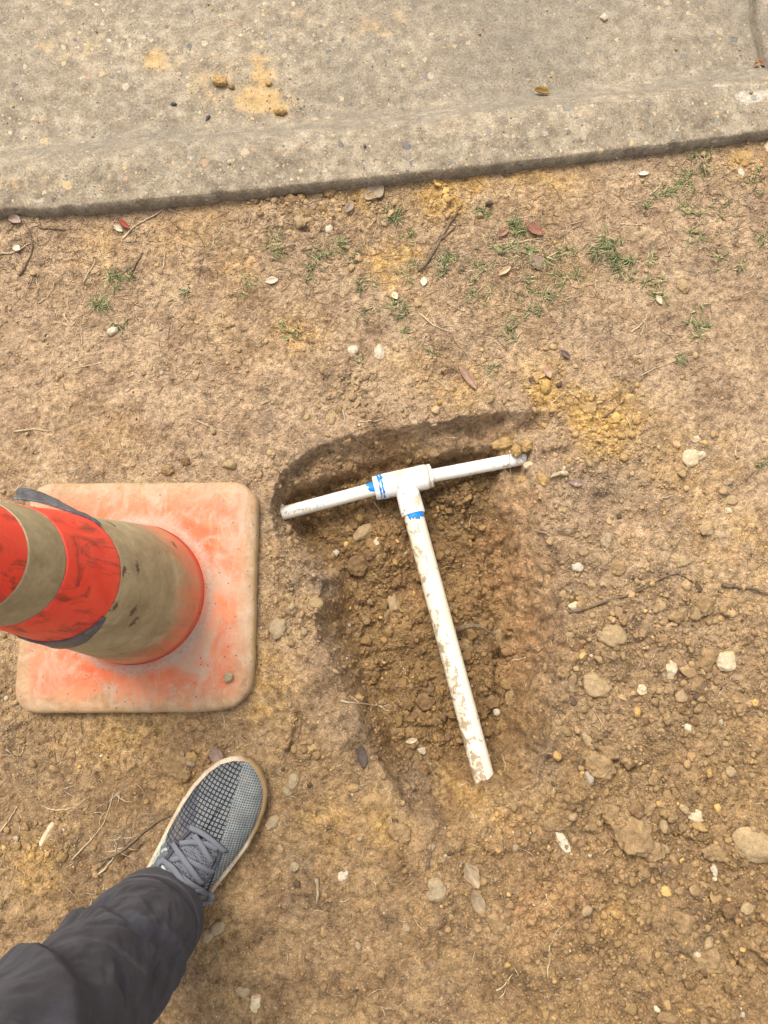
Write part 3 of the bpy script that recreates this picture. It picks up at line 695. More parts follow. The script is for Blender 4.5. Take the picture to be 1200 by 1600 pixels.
R('clod',1098,945,36,34,22,20,'clod','heavy brown clod with a dark gap beneath near the root','clod')
R('clod',1065,877,24,20,13,0,'tan','clod at the tip of the long thin root','clod')
R('clod',965,888,27,26,14,20,'clod','round brown clod above the long thin root','clod')
R('stone',924,913,13,18,9,-30,'tan','tan pebble left of the round clod above the root','pebble')
R('stone',897,948,20,16,10,0,'cream','pale stone at the lower end of the long thin root','stone')
R('clod',918,1155,16,40,12,-25,'tan','long tan shard of clay leaning in a crack','clod')
R('clod',935,1195,50,36,16,35,'clod','wide brown slab below the long tan shard','clod')
R('clod',950,1175,30,22,15,20,'clod','brown clod right of the long tan shard','clod')
R('clod',830,1275,26,22,13,0,'clod','brown clod below the pipe end at the lower rim','clod')
R('clod',860,1286,30,20,13,-20,'clod','flat brown clod below right of the pipe end','clod')
R('clod',780,1252,20,15,11,0,'clod','clod touching the soil below the pipe end','clod')
R('clod',682,1390,32,30,15,0,'grey','grey brown clod on the ground below the hole','clod')
R('clod',775,1440,28,36,15,-30,'clod','egg shaped clod right of the grey leaf','clod')
R('clod',625,1300,32,30,12,0,'clod','pale clod below the dark lower corner of the hole','clod')
R('clod',1065,1440,38,30,18,30,'clod','brown clod above a crack in the lower right corner','clod')
R('clod',1105,1500,60,42,22,30,'clod','big reddish brown clod along the lower right crack','clod')
R('clod',1042,1590,28,20,15,0,'clod','clod at the bottom edge in the lower right','clod')
R('stone',290,722,16,15,11,0,'damp','dark clod above the cone base','clod')
R('clod',262,735,20,16,12,0,'clod','brown clod above the cone base beside the dark one','clod')
R('clod',1035,1000,22,20,14,0,'clod','brown clod just above the cream block','clod')
R('clod',1105,1170,22,20,12,0,'clod','brown clod in fine soil at the right','clod')

# clods too much alike to tell apart, by place
def clod_field(n, boxes, label, group, kinds, seed, smin=9, smax=21):
    r = np.random.default_rng(seed); made = []
    while len(made) < n:
        bx = boxes[r.integers(len(boxes))]; px, py = r.uniform(bx[0], bx[2]), r.uniform(bx[1], bx[3])
        if any((px - a) ** 2 + (py - b) ** 2 < 18 ** 2 for a, b in made): continue
        q = P(px, py)
        if not clear_of(q[:1], q[1:], .02)[0]: continue
        made.append((px, py)); s = smin + (smax - smin) * r.random() ** 2.2
        rock('clod', px, py, s * r.uniform(.9, 1.3), s * r.uniform(.75, 1), s * .7, r.uniform(0, 180), kinds[r.integers(len(kinds))], label, 'clod', group, sink=.3, sub=3)
clod_field(75, [(900,930,1195,1130),(950,1100,1195,1420),(880,1230,1100,1590),(1050,1380,1195,1595)], 'small brown clod in the loose soil right of the hole', 'small clods right of the hole', ['clod','clod','tan','damp','clod'], 41)
clod_field(40, [(530,820,640,960),(560,940,690,1180),(690,840,780,1180)], 'small damp clod on the floor of the dug hole', 'small clods on the hole floor', ['damp','damp','clod'], 42, 8, 17)
clod_field(22, [(845,560,1000,720)], 'small yellow clod in the yellow crumbs right of the hole', 'small yellow clods', ['yellow'], 43, 7, 15)
clod_field(16, [(400,300,560,345)], 'small clod in the crumbs along the foot of the kerb', 'small clods at the kerb', ['clod','tan'], 44, 7, 14)
clod_field(26, [(420,900,500,1120),(690,1290,860,1590),(260,1160,340,1200),(480,1300,700,1590)], 'small brown clod on the trodden dirt near the shoe or below the hole', 'small clods on trodden dirt', ['clod','clod','grey'], 45, 7, 15)

# ------------------------------------------------------------------ twigs, roots, straws
def twig(name, pts, rad, mat, label, cat, branches=(), lift=.6, group=None, zs=None):
    """a bent stick through photo points, lying on the ground; rad in mm"""
    def path(pp, zz=None):
        q = []
        for i, (a, b) in enumerate(pp):
            if zz is not None: c = P(a, b, zz[i]); q.append((c[0], c[1], zz[i]))
            else:
                X, Y, Z = on_ground(a, b); q.append((X, Y, Z + rad * .001 * lift))
        return smooth_line(q, 6)
    def solid(pp, r0, zz=None):
        q = path(pp, zz); n = len(q); k = np.linspace(0, 1, n)
        q = q + np.stack([.0012 * vn2(k * 9, k * 0 + rad * 7 + pp[0][0]), .0012 * vn2(k * 9, k * 0 + 31.0 + pp[0][1]), k * 0], -1)
        if zz is None: q[:, 2] = np.maximum(q[:, 2], land(q[:, 0], q[:, 1])[0] + r0 * .0010)
        return tube(q, r0 * .001 * (1 - .55 * k) * (1 + .2 * vn2(k * 14, k * 0 + 3.0)), 7)
    parts = [solid(pts, rad, zs)] + [solid(b, rad * .6) for b in branches]
    v, f = join(parts); return tag(obj(name, new_mesh(name, v, f), mat), label, cat, group)
T = twig
T('root',[(888,958),(930,945),(985,928),(1020,910),(1062,893)],2.7,M['wood'],'long thin root lying across the dirt right of the hole','root',[[(1055,893),(1075,905),(1082,910)]])
T('twig',[(1128,914),(1150,917),(1180,921),(1205,930)],3.2,M['wood'],'thick dark twig poking in from the right edge','twig')
T('root',[(716,985),(735,978),(755,981),(772,992)],5.0,M['wood'],'thick cut root sticking out of the hole wall by the pipe','root',zs=[-.095,-.078,-.075,-.085])
T('twig',[(655,425),(680,390),(702,352),(722,320)],2.6,M['wood'],'long dark twig slanting below the yellow clay by the kerb','twig',[[(690,375),(712,355),(730,350)]])
T('twig',[(190,375),(215,352),(245,335),(272,318)],1.7,M['palewood'],'pale bent twig leaning near the kerb at left','twig',[[(262,326),(285,335),(305,340)]])
T('twig',[(0,398),(25,394),(48,380)],1.7,M['palewood'],'pale twig reaching in from the left edge under the kerb','twig')
T('twig',[(30,432),(42,412),(48,403),(51,380),(38,345)],1.9,M['wood'],'dark forked twig below the kerb at far left','twig')
T('twig',[(62,356),(80,358),(104,360)],2.0,M['wood'],'short grey twig lying along the kerb foot at left','twig')
T('straw',[(131,442),(146,415),(149,405),(145,402)],1.1,M['palewood'],'hooked pale straw left of the upper grass tuft','straw')
T('straw',[(60,475),(78,460),(85,443)],1.1,M['palewood'],'pale straw on dirt far left of the grass tufts','straw')
T('straw',[(255,420),(258,395),(256,376)],1.1,M['palewood'],'upright reddish straw near the kerb at left','straw')
T('twig',[(206,425),(216,408),(223,394)],2.0,M['wood'],'short dark twig right of the upper left grass tuft','twig')
T('root',[(100,492),(112,510),(120,500)],1.3,M['palewood'],'small pale forked root left of the pale pebble','root',[[(128,540),(127,515),(126,498)],[(126,520),(118,525)],[(127,515),(136,512)]])
T('straw',[(22,675),(55,671),(80,674)],1.4,M['palewood'],'pale straw lying flat left of the cone top','straw')
T('straw',[(308,658),(340,672),(362,680)],1.0,M['palewood'],'thin straw above the cone base','straw')
T('root',[(535,640),(540,660),(560,690),(568,702)],1.0,M['palewood'],'fine root hanging over the upper left edge of the hole','root',[[(548,676),(568,668),(582,664)],[(540,660),(532,668)]])
T('straw',[(561,660),(580,658),(600,656)],1.1,M['palewood'],'pale straw on the rim above the hole','straw')
T('twig',[(1068,835),(1040,880)],.9,M['wood'],'thin stalk near the tip of the long root','twig')
T('root',[(838,880),(850,900),(843,920)],1.1,M['wood'],'dark fibre on the orange wall of the hole','root')
T('root',[(835,985),(848,1005),(858,1022),(870,1040)],1.6,M['wood'],'tangle of dark root fibres on the right rim','root',[[(848,1005),(858,1000),(865,985)],[(850,1012),(840,1018),(832,1010)],[(856,1020),(866,1018),(873,1005)]])
T('root',[(862,1095),(872,1115),(878,1132)],1.4,M['wood'],'dark root end below the root tangle','root')
T('root',[(533,1095),(560,1098),(590,1103),(612,1102)],1.6,M['palewood'],'pale dry root with a frayed tip over the left rim','root',[[(590,1103),(605,1110),(614,1112)],[(586,1102),(600,1096)],[(560,1098),(548,1088),(542,1092)]])
T('root',[(555,1145),(570,1160),(575,1180),(576,1200)],1.4,M['wood'],'brown root hanging into the left side of the hole','root',[[(568,1158),(580,1150),(592,1158)],[(572,1168),(582,1165)]])
T('root',[(782,1210),(790,1200),(786,1182),(784,1178)],1.1,M['palewood'],'thin pale root curling beside the buried pipe end','root')
T('straw',[(800,1032),(812,1030),(820,1028)],1.6,M['palewood'],'short pale root stub on the right hole wall','root')
T('straw',[(718,1230),(730,1222),(738,1236)],1.0,M['palewood'],'fine pale root below the buried pipe end','root')
T('root',[(852,1395),(858,1410),(872,1425)],.9,M['palewood'],'fine straw on loose soil below the hole','straw')
T('straw',[(856,1525),(857,1490),(866,1462),(885,1440)],1.0,M['palewood'],'long curved straw in the bottom right soil','straw')
T('straw',[(776,1548),(790,1535),(800,1522)],1.3,M['palewood'],'pale split straw near the bottom below the hole','straw')
T('straw',[(90,1470),(112,1452),(140,1428),(144,1405)],1.7,M['palewood'],'pale bent stem near the trouser leg','straw')
T('twig',[(155,1345),(190,1330),(215,1308),(250,1280),(282,1272)],2.4,M['wood'],'long woody root curving up to the shoe','root',[[(170,1340),(150,1360),(130,1380)],[(215,1308),(225,1300)]])
T('straw',[(113,1342),(140,1315),(162,1288),(177,1240)],1.2,M['palewood'],'long thin stem lying left of the shoe','straw')
T('root',[(150,1370),(175,1345),(184,1320)],1.5,M['palewood'],'branching pale root clump left of the shoe','root',[[(184,1325),(200,1325),(218,1328)],[(184,1328),(198,1336),(212,1342)],[(180,1330),(170,1330),(165,1332)],[(183,1320),(178,1310)]])
T('straw',[(90,1265),(115,1262),(140,1245)],1.1,M['palewood'],'pale stem above the bark chip','straw')
T('straw',[(0,1300),(18,1275),(28,1258)],1.3,M['palewood'],'stem slanting in from the left edge above the bark chip','straw')
T('straw',[(20,1175),(32,1180),(38,1168)],1.2,M['palewood'],'crossed straws below the cone base corner','straw',[[(10,1170),(25,1185)],[(30,1165),(28,1190)]])
T('straw',[(455,1165),(468,1148),(470,1120)],1.2,M['wood'],'dark fibre in the crack right of the cone base','root')
T('straw',[(495,1372),(497,1390),(495,1410)],3.2,M['grey'],'stubby grey stick standing in soil below the hole','twig')
T('straw',[(668,1355),(672,1335),(675,1318)],2.6,M['wood'],'short dark stick below the lower end of the hole','twig')
T('straw',[(838,700),(838,720)],.5,M['palewood'],'hair thin root by the yellow stones','root')
T('straw',[(796,705),(797,730),(799,748)],.8,M['palewood'],'thin straw crossing the buried right pipe','straw',zs=[-.012,-.028,-.05])
T('straw',[(837,828),(850,833),(862,838)],1.0,M['palewood'],'pale straw on the slope right of the hole','straw')
T('straw',[(1030,780),(1045,776),(1056,772)],1.0,M['palewood'],'pale straw on the trodden dirt right of the hole','straw')
T('straw',[(977,652),(985,668),(984,685)],1.1,M['palewood'],'curved straw beside the yellow crumbs','straw')
T('straw',[(860,632),(872,622),(880,612)],1.3,M['palewood'],'straw lying on the yellow crumbs','straw')
T('twig',[(1000,588),(1025,575),(1060,562)],1.2,M['palewood'],'forked straw on the smooth dirt at right','straw',[[(1060,552),(1085,572),(1100,574)],[(1085,572),(1110,568)]])
T('twig',[(985,520),(1002,508),(1008,498)],1.6,M['palewood'],'little clump of crossed straws on the right hand dirt','straw',[[(1000,525),(1008,505)],[(1005,500),(1012,515)],[(985,500),(1000,512)]])
T('twig',[(940,655),(975,625),(1005,590),(1015,585)],1.3,M['wood'],'faint dark twig running up from the yellow crumbs','twig')
T('straw',[(700,610),(690,600),(672,590)],1.0,M['palewood'],'straw above the middle of the hole','straw')
T('straw',[(655,490),(680,510),(705,520)],1.4,M['palewood'],'forked straw below the white oval chip','straw',[[(680,510),(670,485)],[(665,525),(655,545)]])
T('straw',[(765,385),(800,380),(850,372)],1.4,M['palewood'],'long pale straw over the widest grass patch','straw',[[(820,378),(850,395),(870,405)]])
T('straw',[(790,345),(815,340),(860,338)],1.0,M['palewood'],'pale straw above the reddish leaf','straw')
T('straw',[(968,350),(985,352),(1003,352)],1.4,M['palewood'],'straw on dirt left of the right hand grass tufts','straw')
T('straw',[(1015,305),(1030,292),(1032,280)],1.4,M['palewood'],'bent straw below the kerb at right','straw')
T('straw',[(1195,275),(1185,285),(1175,300)],1.6,M['wood'],'grey stick at the right edge below the kerb','twig')
T('straw',[(885,740),(870,742),(858,748)],4.0,M['palewood'],'pale tapering root stub beside the yellow stones','root',lift=1.0)
T('twig',[(1148,712),(1150,690)],1.2,M['palewood'],'short pale straw at the right above the tan clods','straw')
T('straw',[(1165,750),(1180,735)],1.4,M['wood'],'curled brown stem at the right edge','straw')
T('straw',[(455,815),(458,830),(462,835)],1.4,M['wood'],'thin root below the left pipe end','root',zs=[-.075,-.085,-.09])
T('straw',[(582,782),(592,795),(597,805)],1.0,M['palewood'],'thin red root dangling under the tee','root',zs=[-.085,-.09,-.095])

# ------------------------------------------------------------------ dead leaves
def leaf(px, py, L, W, rot, col, curl, label, lobes=0, on=None, lift=3, seed=0, tip=1.0):
    s = NT('dead_leaf'); n = s.noise(140, 5, .6); vx = s.xyz()
    vein = s.mr(s.math('ABSOLUTE', vx[1]), 0, .0007)
    c = s.ramp(n, [(.3, tuple(np.array(col) * .7)), (.7, tuple(np.array(col) * 1.25))]); c = s.mix(s.math('MULTIPLY', s.math('SUBTRACT', 1.0, vein), .4), c, tuple(np.array(col) * 1.6 + .03))
    m = s.done(c, .7, s.bump(n, .6, .001), .3)
    nu, nv = 21, 9; u = np.linspace(0, 1, nu); v = np.linspace(-1, 1, nv); U, V = np.meshgrid(u, v)
    half = W * .0005 * np.sin(np.pi * np.clip(U, 0, 1) ** tip) ** .75 * (1 + .25 * lobes * np.cos(U * 9 + seed) + .1 * fbm2(U, V * .2, 5, 2, seed))
    x = (U - .5) * L * .001; y = V * half; z = curl * .001 * (V ** 2) * (half / (W * .0005 + 1e-9)) + .25 * curl * .001 * (2 * U - 1) ** 2 * 2 + .0012 * fbm2(U, V, 3, 2, seed + 3)
    top = np.column_stack([x.ravel(), y.ravel(), z.ravel() + .0003]); bot = top - [0, 0, .0005]; k = nu * nv
    g = grid_faces(nu, nv); f = [list(q) for q in g] + [list(q[::-1] + k) for q in g]
    border = list(range(nu)) + [j * nu + nu - 1 for j in range(1, nv)] + [(nv - 1) * nu + i for i in range(nu - 2, -1, -1)] + [j * nu for j in range(nv - 2, 0, -1)]
    for a, b in zip(border, border[1:] + border[:1]): f.append([b, a, a + k, b + k])
    o = obj('dead_leaf', new_mesh('dead_leaf', np.vstack([top, bot]), f), m)
    X, Y, Z = kerb_top(px, py) if on == 'kerb' else on_ground(px, py)
    o.location = (X, Y, Z + lift * .001); o.rotation_euler = (random.uniform(-.15, .15), random.uniform(-.1, .1), math.radians(-rot))
    tag(o, label, 'leaf')
random.seed(5)
leaf(834,360,36,18,35,(.20,.085,.05),4,'reddish brown dead leaf among the grass tufts',seed=1)
leaf(786,366,22,10,-40,(.26,.13,.08),3,'small brown dead leaf left of the reddish one',seed=2)
leaf(730,590,50,14,55,(.28,.17,.11),5,'long narrow curled brown leaf above the hole',seed=3)
leaf(195,353,26,9,40,(.26,.055,.03),5,'curled red leaf below the kerb at left',seed=4)
leaf(186,358,20,10,40,(.42,.34,.24),3,'pale leaf fragment beside the curled red leaf',seed=5)
leaf(340,1180,32,20,50,(.22,.15,.11),5,'purplish grey dead leaf above the shoe toe',seed=6)
leaf(585,302,42,30,-40,(.27,.20,.135),4,'broad grey brown leaf at the foot of the kerb',lobes=.6,seed=7)
leaf(546,326,24,14,-60,(.22,.165,.115),3,'small grey leaf left of the broad one by the kerb',seed=8)
leaf(736,1366,40,20,62,(.28,.205,.125),9,'torn grey leaf standing in the soil below the hole',seed=9,lobes=.5)
leaf(746,1408,38,20,70,(.25,.18,.11),6,'grey brown leaf half buried under the torn leaf',seed=10)
leaf(662,441,17,11,90,(.52,.45,.31),1.5,'cream oval leaf scale on the dirt above the hole',seed=11)
leaf(617,463,16,10,60,(.50,.45,.30),2,'pale bud scale beside the cream oval scale',seed=12)
leaf(1004,273,19,8,0,(.56,.50,.39),2,'white sliver of leaf below the kerb at right',seed=13)
leaf(963,246,8,14,30,(.55,.48,.36),2,'white fleck of leaf at the foot of the kerb',seed=14)
leaf(788,426,26,10,-35,(.44,.31,.18),4,'tan folded leaf in the straw under the grass',seed=15)
leaf(838,412,30,20,60,(.22,.15,.10),4,'dull brown leaf under the widest grass patch',seed=16,lobes=.5)
leaf(1028,470,17,10,60,(.50,.38,.25),3,'small tan leaf left of the angular beige stone',seed=17)
leaf(845,147,28,12,15,(.30,.18,.05),7,'curled yellow brown leaf on the concrete',on='kerb',seed=18,lift=4)
leaf(1194,92,22,14,10,(.30,.12,.05),5,'rust coloured leaf scrap by the concrete joint',on='kerb',seed=19,lift=4,lobes=.6)
leaf(1180,103,12,8,-30,(.32,.16,.07),4,'smaller rust coloured scrap by the concrete joint',on='kerb',seed=20,lift=3)
leaf(425,440,22,12,-10,(.52,.40,.28),3,'tan leaf scrap among grass below the kerb',seed=21)
leaf(25,345,26,16,30,(.30,.22,.17),4,'brown leaf scrap under the kerb at far left',seed=22)
leaf(28,390,15,12,30,(.55,.44,.33),3,'pale leaf scrap crossed by twigs at far left',seed=23)
leaf(898,756,24,11,10,(.22,.15,.12),3,'purplish leaf under the pale root stub',seed=24)
leaf(566,1182,16,34,-10,(.06,.042,.03),4,'blackish leaf on the left rim of the hole',seed=25)
leaf(643,1158,21,9,-10,(.40,.31,.20),2,'thin tan leaf ring on the lower hole floor',seed=26)
leaf(882,555,22,9,40,(.13,.09,.065),4,'dark leaf scrap left of the right hand dirt',seed=27)
leaf(855,583,12,22,-20,(.33,.2,.13),3,'pinkish brown leaf beside the yellow crumbs',seed=28)

# ------------------------------------------------------------------ grass tufts
def tuft(px, py, size, n, label, group, green=.75, seed=0):
    r = np.random.default_rng(900 + seed); X, Y, Z = on_ground(px, py); V, F, Tn, o = [], [], [], 0; a0 = r.uniform(0, 6.28); el0 = r.uniform(.3, .9); gs = r.normal(0, size * .00042, (4, 2))
    for _ in range(int(n * 1.7)):
        L = size * .001 * r.uniform(.45, 1.1); a = a0 + r.normal(0, 1.25); el = np.clip(el0 + r.normal(0, .35), .1, 1.35); wd = r.uniform(.0006, .0012); bx, by = gs[r.integers(4)] + r.normal(0, size * .00012, 2)
        g = r.random() < green; tint = (np.array([.165, .20, .08]) * r.uniform(.55, 1.5) + np.array([.10, .05, .02]) * r.random()) if g else np.array([.48, .37, .20]) * r.uniform(.7, 1.15)
        k = np.linspace(0, 1, 6); elv = el - 1.1 * k * r.uniform(.4, 1.2); dl = L / 5
        aa = a + r.normal(0, .5) * k
        px_ = bx + np.concatenate([[0], np.cumsum(dl * np.cos(elv[1:]) * np.cos(aa[1:]))]); py_ = by + np.concatenate([[0], np.cumsum(dl * np.cos(elv[1:]) * np.sin(aa[1:]))]); pz_ = np.concatenate([[0], np.cumsum(dl * np.sin(elv[1:]))])
        gz_ = land(px_ + X, py_ + Y)[0] - Z; pz_ = np.maximum(pz_ + gz_ * .5, gz_ + .0012); pz_[0] = gz_[0] - .002
        w_ = wd * (1 - k ** 2) + .0001; nx, ny = -np.sin(aa), np.cos(aa)
        v = np.stack([np.stack([px_ + nx * w_, py_ + ny * w_, pz_], -1), np.stack([px_, py_, pz_ - w_ * .5], -1), np.stack([px_ - nx * w_, py_ - ny * w_, pz_], -1)], 1).reshape(-1, 3)
        V.append(v); F.append(grid_faces(3, 6, True) + o); Tn.append(np.repeat(tint[None], len(v), 0)); o += len(v)
    me = new_mesh('grass_tuft', np.vstack(V), np.vstack(F)); attr(me, 'tint', np.vstack(Tn))
    q = obj('grass_tuft', me, M['grass']); q.location = (X, Y, Z); tag(q, label, 'grass tuft', group)
GL = 'thin green grass tuft in the straw strewn dirt between kerb and hole'; GG = 'grass tufts between kerb and hole'
for i, (a, b, s_, n_) in enumerate([(428,378,22,22),(436,396,18,16),(492,412,24,26),(540,388,20,20),(505,398,18,14),(548,402,16,12),(384,440,20,14),(290,462,20,12),(575,446,20,16),(462,512,20,14),(440,520,18,10),(562,562,14,10),
    (640,372,18,14),(703,412,24,24),(690,400,20,14),(753,422,18,14),(768,382,18,14),(792,390,20,18),(820,398,26,28),(845,405,24,26),(888,396,20,18),(895,440,22,22),(872,432,18,12),(815,470,20,14),(822,445,18,12),(868,466,22,20),(795,516,22,20),(803,503,16,10),
    (845,488,16,10),(740,412,18,12),(740,445,16,10),(765,465,16,10),(645,412,16,10),(630,430,16,9),(770,575,14,9),(730,465,18,8),(672,555,16,9),(580,490,16,10),(640,520,16,9),(1080,258,0,0)]):
    if n_: tuft(a, b, s_, n_, GL, GG, .72, i)
tuft(174, 436, 24, 46, 'dense green grass tuft, upper of two alone at left', None, .85, 70)
tuft(152, 478, 24, 40, 'scruffy green grass tuft, lower of two alone at left', None, .6, 71)
tuft(190, 508, 16, 14, 'tiny sparse grass tuft just above the pale pebble', None, .5, 72)
tuft(600, 332, 26, 46, 'bright green grass tuft close below the kerb edge', None, .85, 73)
tuft(755, 326, 18, 22, 'small dark grass tuft right of the yellow clay', None, .8, 74)
tuft(806, 360, 24, 36, 'green grass tuft just left of the reddish leaf', None, .8, 75)
tuft(934, 386, 28, 46, 'large green grass tuft, upper of a close pair at right', None, .85, 76)
tuft(962, 410, 28, 60, 'large spreading green grass tuft, lower of a close pair', None, .85, 77)
tuft(978, 374, 14, 12, 'small grass tuft right of the large pair', None, .7, 78)
tuft(622, 482, 26, 26, 'grass tuft of long blades beside the pale bud scale', None, .7, 79)
GR = 'small green grass tuft on the dirt near the right edge below the kerb'
for i, (a, b, s_, n_) in enumerate([(1098,256,24,24),(1082,286,26,26),(1072,265,20,14),(1035,306,22,20),(1062,322,18,14),(1085,333,18,14),(1007,336,18,14),(1090,373,20,16),(1125,330,16,10),(1013,408,18,14),(1025,452,24,24),(1000,442,18,12),(1140,405,20,14),(1122,412,18,10),(1190,370,22,14),(1182,285,20,12),(1085,522,24,24),(1065,566,18,14),(1088,480,16,8),(1105,512,16,10)]):
    tuft(a, b, s_, n_, GR, 'grass tufts near the right edge', .72, 100 + i)
tuft(1187, 718, 12, 12, 'tiny grass sprout beside the right edge far below the kerb', None, .8, 140)

# ------------------------------------------------------------------ white pipe tee
pipe = empty('pvc_pipe_tee', (0.0337, 0.2697, -.062)); tag(pipe, 'dirty white plastic pipe tee with three pipes exposed in the dug hole', 'pipe')
PO = np.array(pipe.location)
def mat_pvc(name, mud, blue=None, base=(.72, .69, .60), blotch=False):
    s = NT(name); n = s.noise(70, 6, .65, .4); n2 = s.noise(400, 4, .7); n3 = s.noise(26, 5, .7); X = s.xyz(s.attr('tint'))   # tint = (along pipe 0..1, around 0..1, metres along)
    c = s.mix(s.mr(n3, .45, .7), base, tuple(np.array(base) * np.array([.97, .91, .78])))
    c = s.mix(s.math('MULTIPLY', s.mr(n2, .56, .68), .5), c, (.33, .255, .155))
    if mud:
        amt = s.math('ADD', n, s.math('MULTIPLY', s.math('SUBTRACT', X[0], .5), .11)); amt = s.math('ADD', amt, s.math('MULTIPLY', s.math('SUBTRACT', n2, .5), .22))
        amt = s.math('SUBTRACT', amt, s.math('MULTIPLY', s.math('ABSOLUTE', s.math('SUBTRACT', X[1], .28)), .28))
        k = s.mr(amt, .56 - mud, .63 - mud); c = s.mix(s.math('MULTIPLY', k, .9), c, s.ramp(n2, [(.3, (.22, .14, .07)), (.7, (.36, .245, .14))]))
    if blotch:
        d1 = s.math('DIVIDE', s.math('SUBTRACT', X[2], .042), .026); d2 = s.math('DIVIDE', s.math('SUBTRACT', X[1], .93), .10)
        dd = s.math('SUBTRACT', s.math('ADD', n, s.math('MULTIPLY', n2, .5)), s.math('MULTIPLY', s.math('SQRT', s.math('ADD', s.math('MULTIPLY', d1, d1), s.math('MULTIPLY', d2, d2))), .22))
        c = s.mix(s.math('MULTIPLY', s.mr(dd, .56, .70), .75), c, (.45, .33, .18))
    if blue:
        bl = s.math('MULTIPLY', s.math('LESS_THAN', X[2], s.math('ADD', blue, s.math('MULTIPLY', s.math('SUBTRACT', s.noise(90, 3), .5), .02))), s.mr(s.noise(60, 3, .6), .38, .42))
        c = s.mix(bl, c, (.01, .20, .62))
    return s.done(c, .42, s.bump(s.math('ADD', n2, n), .15, .0008), .45)
def pipe_part(name, A, B, r, mat, parent=None, nseg=32, nlen=40, hollow=None, prof=None, rag=0):
    A, B = np.array(A, float), np.array(B, float); d = B - A; L = np.linalg.norm(d); d /= L
    side = np.cross(d, [0, 0, 1]); side /= np.linalg.norm(side); up = np.cross(side, d)
    th = np.linspace(0, 2 * np.pi, nseg, endpoint=False); k = np.linspace(0, 1, nlen)
    rr = np.full(nlen, r) if prof is None else np.interp(k * L, [q[0] for q in prof], [q[1] for q in prof])
    if prof is not None:
        kk = sorted(set([q[0] / L for q in prof]) | set(np.linspace(0, 1, 24))); k = np.array(kk); rr = np.interp(k * L, [q[0] for q in prof], [q[1] for q in prof]); nlen = len(k)
    ct, st = np.cos(th), np.sin(th); rad_dir = ct[:, None] * up + st[:, None] * side
    rings = A + (k[:, None, None] * L) * d + rr[:, None, None] * rad_dir
    if rag: rings[0] += (rag * fbm2(th * 1.3, th * 0, 1.7, 3, 5))[:, None] * d
    if hollow:
        inner0 = A + (k[::-1][:, None, None] * L) * d + (hollow) * rad_dir[None]
        rings = np.concatenate([rings, inner0, rings[:1]], 0)
        v, f = loft(rings[:-1], True); n1 = len(rings) - 2
        f += [[n1 * nseg + i, n1 * nseg + (i + 1) % nseg, (i + 1) % nseg, i] for i in range(nseg)]
        al = np.concatenate([k, k[::-1]])
    else:
        v, f = loft(rings, True, True, True); al = k
    me = new_mesh(name, v - PO, f)
    attr(me, 'tint', np.column_stack([np.repeat(al, nseg), np.tile(th / (2 * np.pi), len(al)), np.repeat(al * L, nseg)]))
    return obj(name, me, mat, parent or pipe)
def P3(px, py, z): q = P(px, py, z); return np.array([q[0], q[1], z])
eL, eR = P3(440, 802, -.052), P3(824, 715, -.044); dRun = (eR - eL) / np.linalg.norm(eR - eL)
jc = P3(632, 754, -.060)                                   # middle of the tee
eL[2], eR[2] = -.056, -.050; dRun = (eR - eL) / np.linalg.norm(eR - eL); jc[2] = eL[2] + (jc - eL) @ dRun * dRun[2]
eB = P3(760, 1226, -.034); dBr = (eB - jc) / np.linalg.norm(eB - jc)
M['pvc'] = mat_pvc('white_pipe_plastic', .0); M['pvc_tee'] = mat_pvc('white_fitting_plastic', .03, None, (.75, .725, .66), True); M['pvc_mud'] = mat_pvc('muddy_pipe_plastic', .11, None, (.66, .60, .475)); M['pvc_right'] = mat_pvc('right_pipe_plastic', .02, None, (.75, .725, .67))
tA, tB = jc - dRun * .052, jc + dRun * .047
pl = pipe_part('pipe', eL - dRun * .004, tA + dRun * .015, .0112, M['pvc'], hollow=.0085, rag=.005)
pr = pipe_part('pipe', tB - dRun * .015, eR + dRun * .045, .0112, M['pvc_right'])
pb = pipe_part('pipe', jc + dBr * .030, eB + dBr * .06 - np.array([0, 0, .014]), .0168, M['pvc_mud'], nlen=60)
for q, lb in ((pl, 'thin white pipe on the left with faded print'), (pr, 'thin white pipe on the right running into the soil'), (pb, 'thick muddy white pipe running down the hole')): q['label'] = lb
tee = pipe_part('tee_fitting', tA, tB, .02, M['pvc_tee'], prof=[(0, .0186), (.001, .0200), (.0125, .0205), (.013, .0212), (.090, .0212), (.0905, .0200), (.098, .0200), (.099, .0185)], nlen=40, nseg=40)
br = pipe_part('branch_socket', jc, jc + dBr * .058, .02, M['pvc_tee'], parent=tee, prof=[(0, .0192), (.022, .0196), (.052, .0200), (.0565, .0200), (.058, .0190)], nseg=40)
M['blue'] = mat_rock('blue_primer', (.008, .13, .50), (.02, .27, .75), 90, .4, .3)
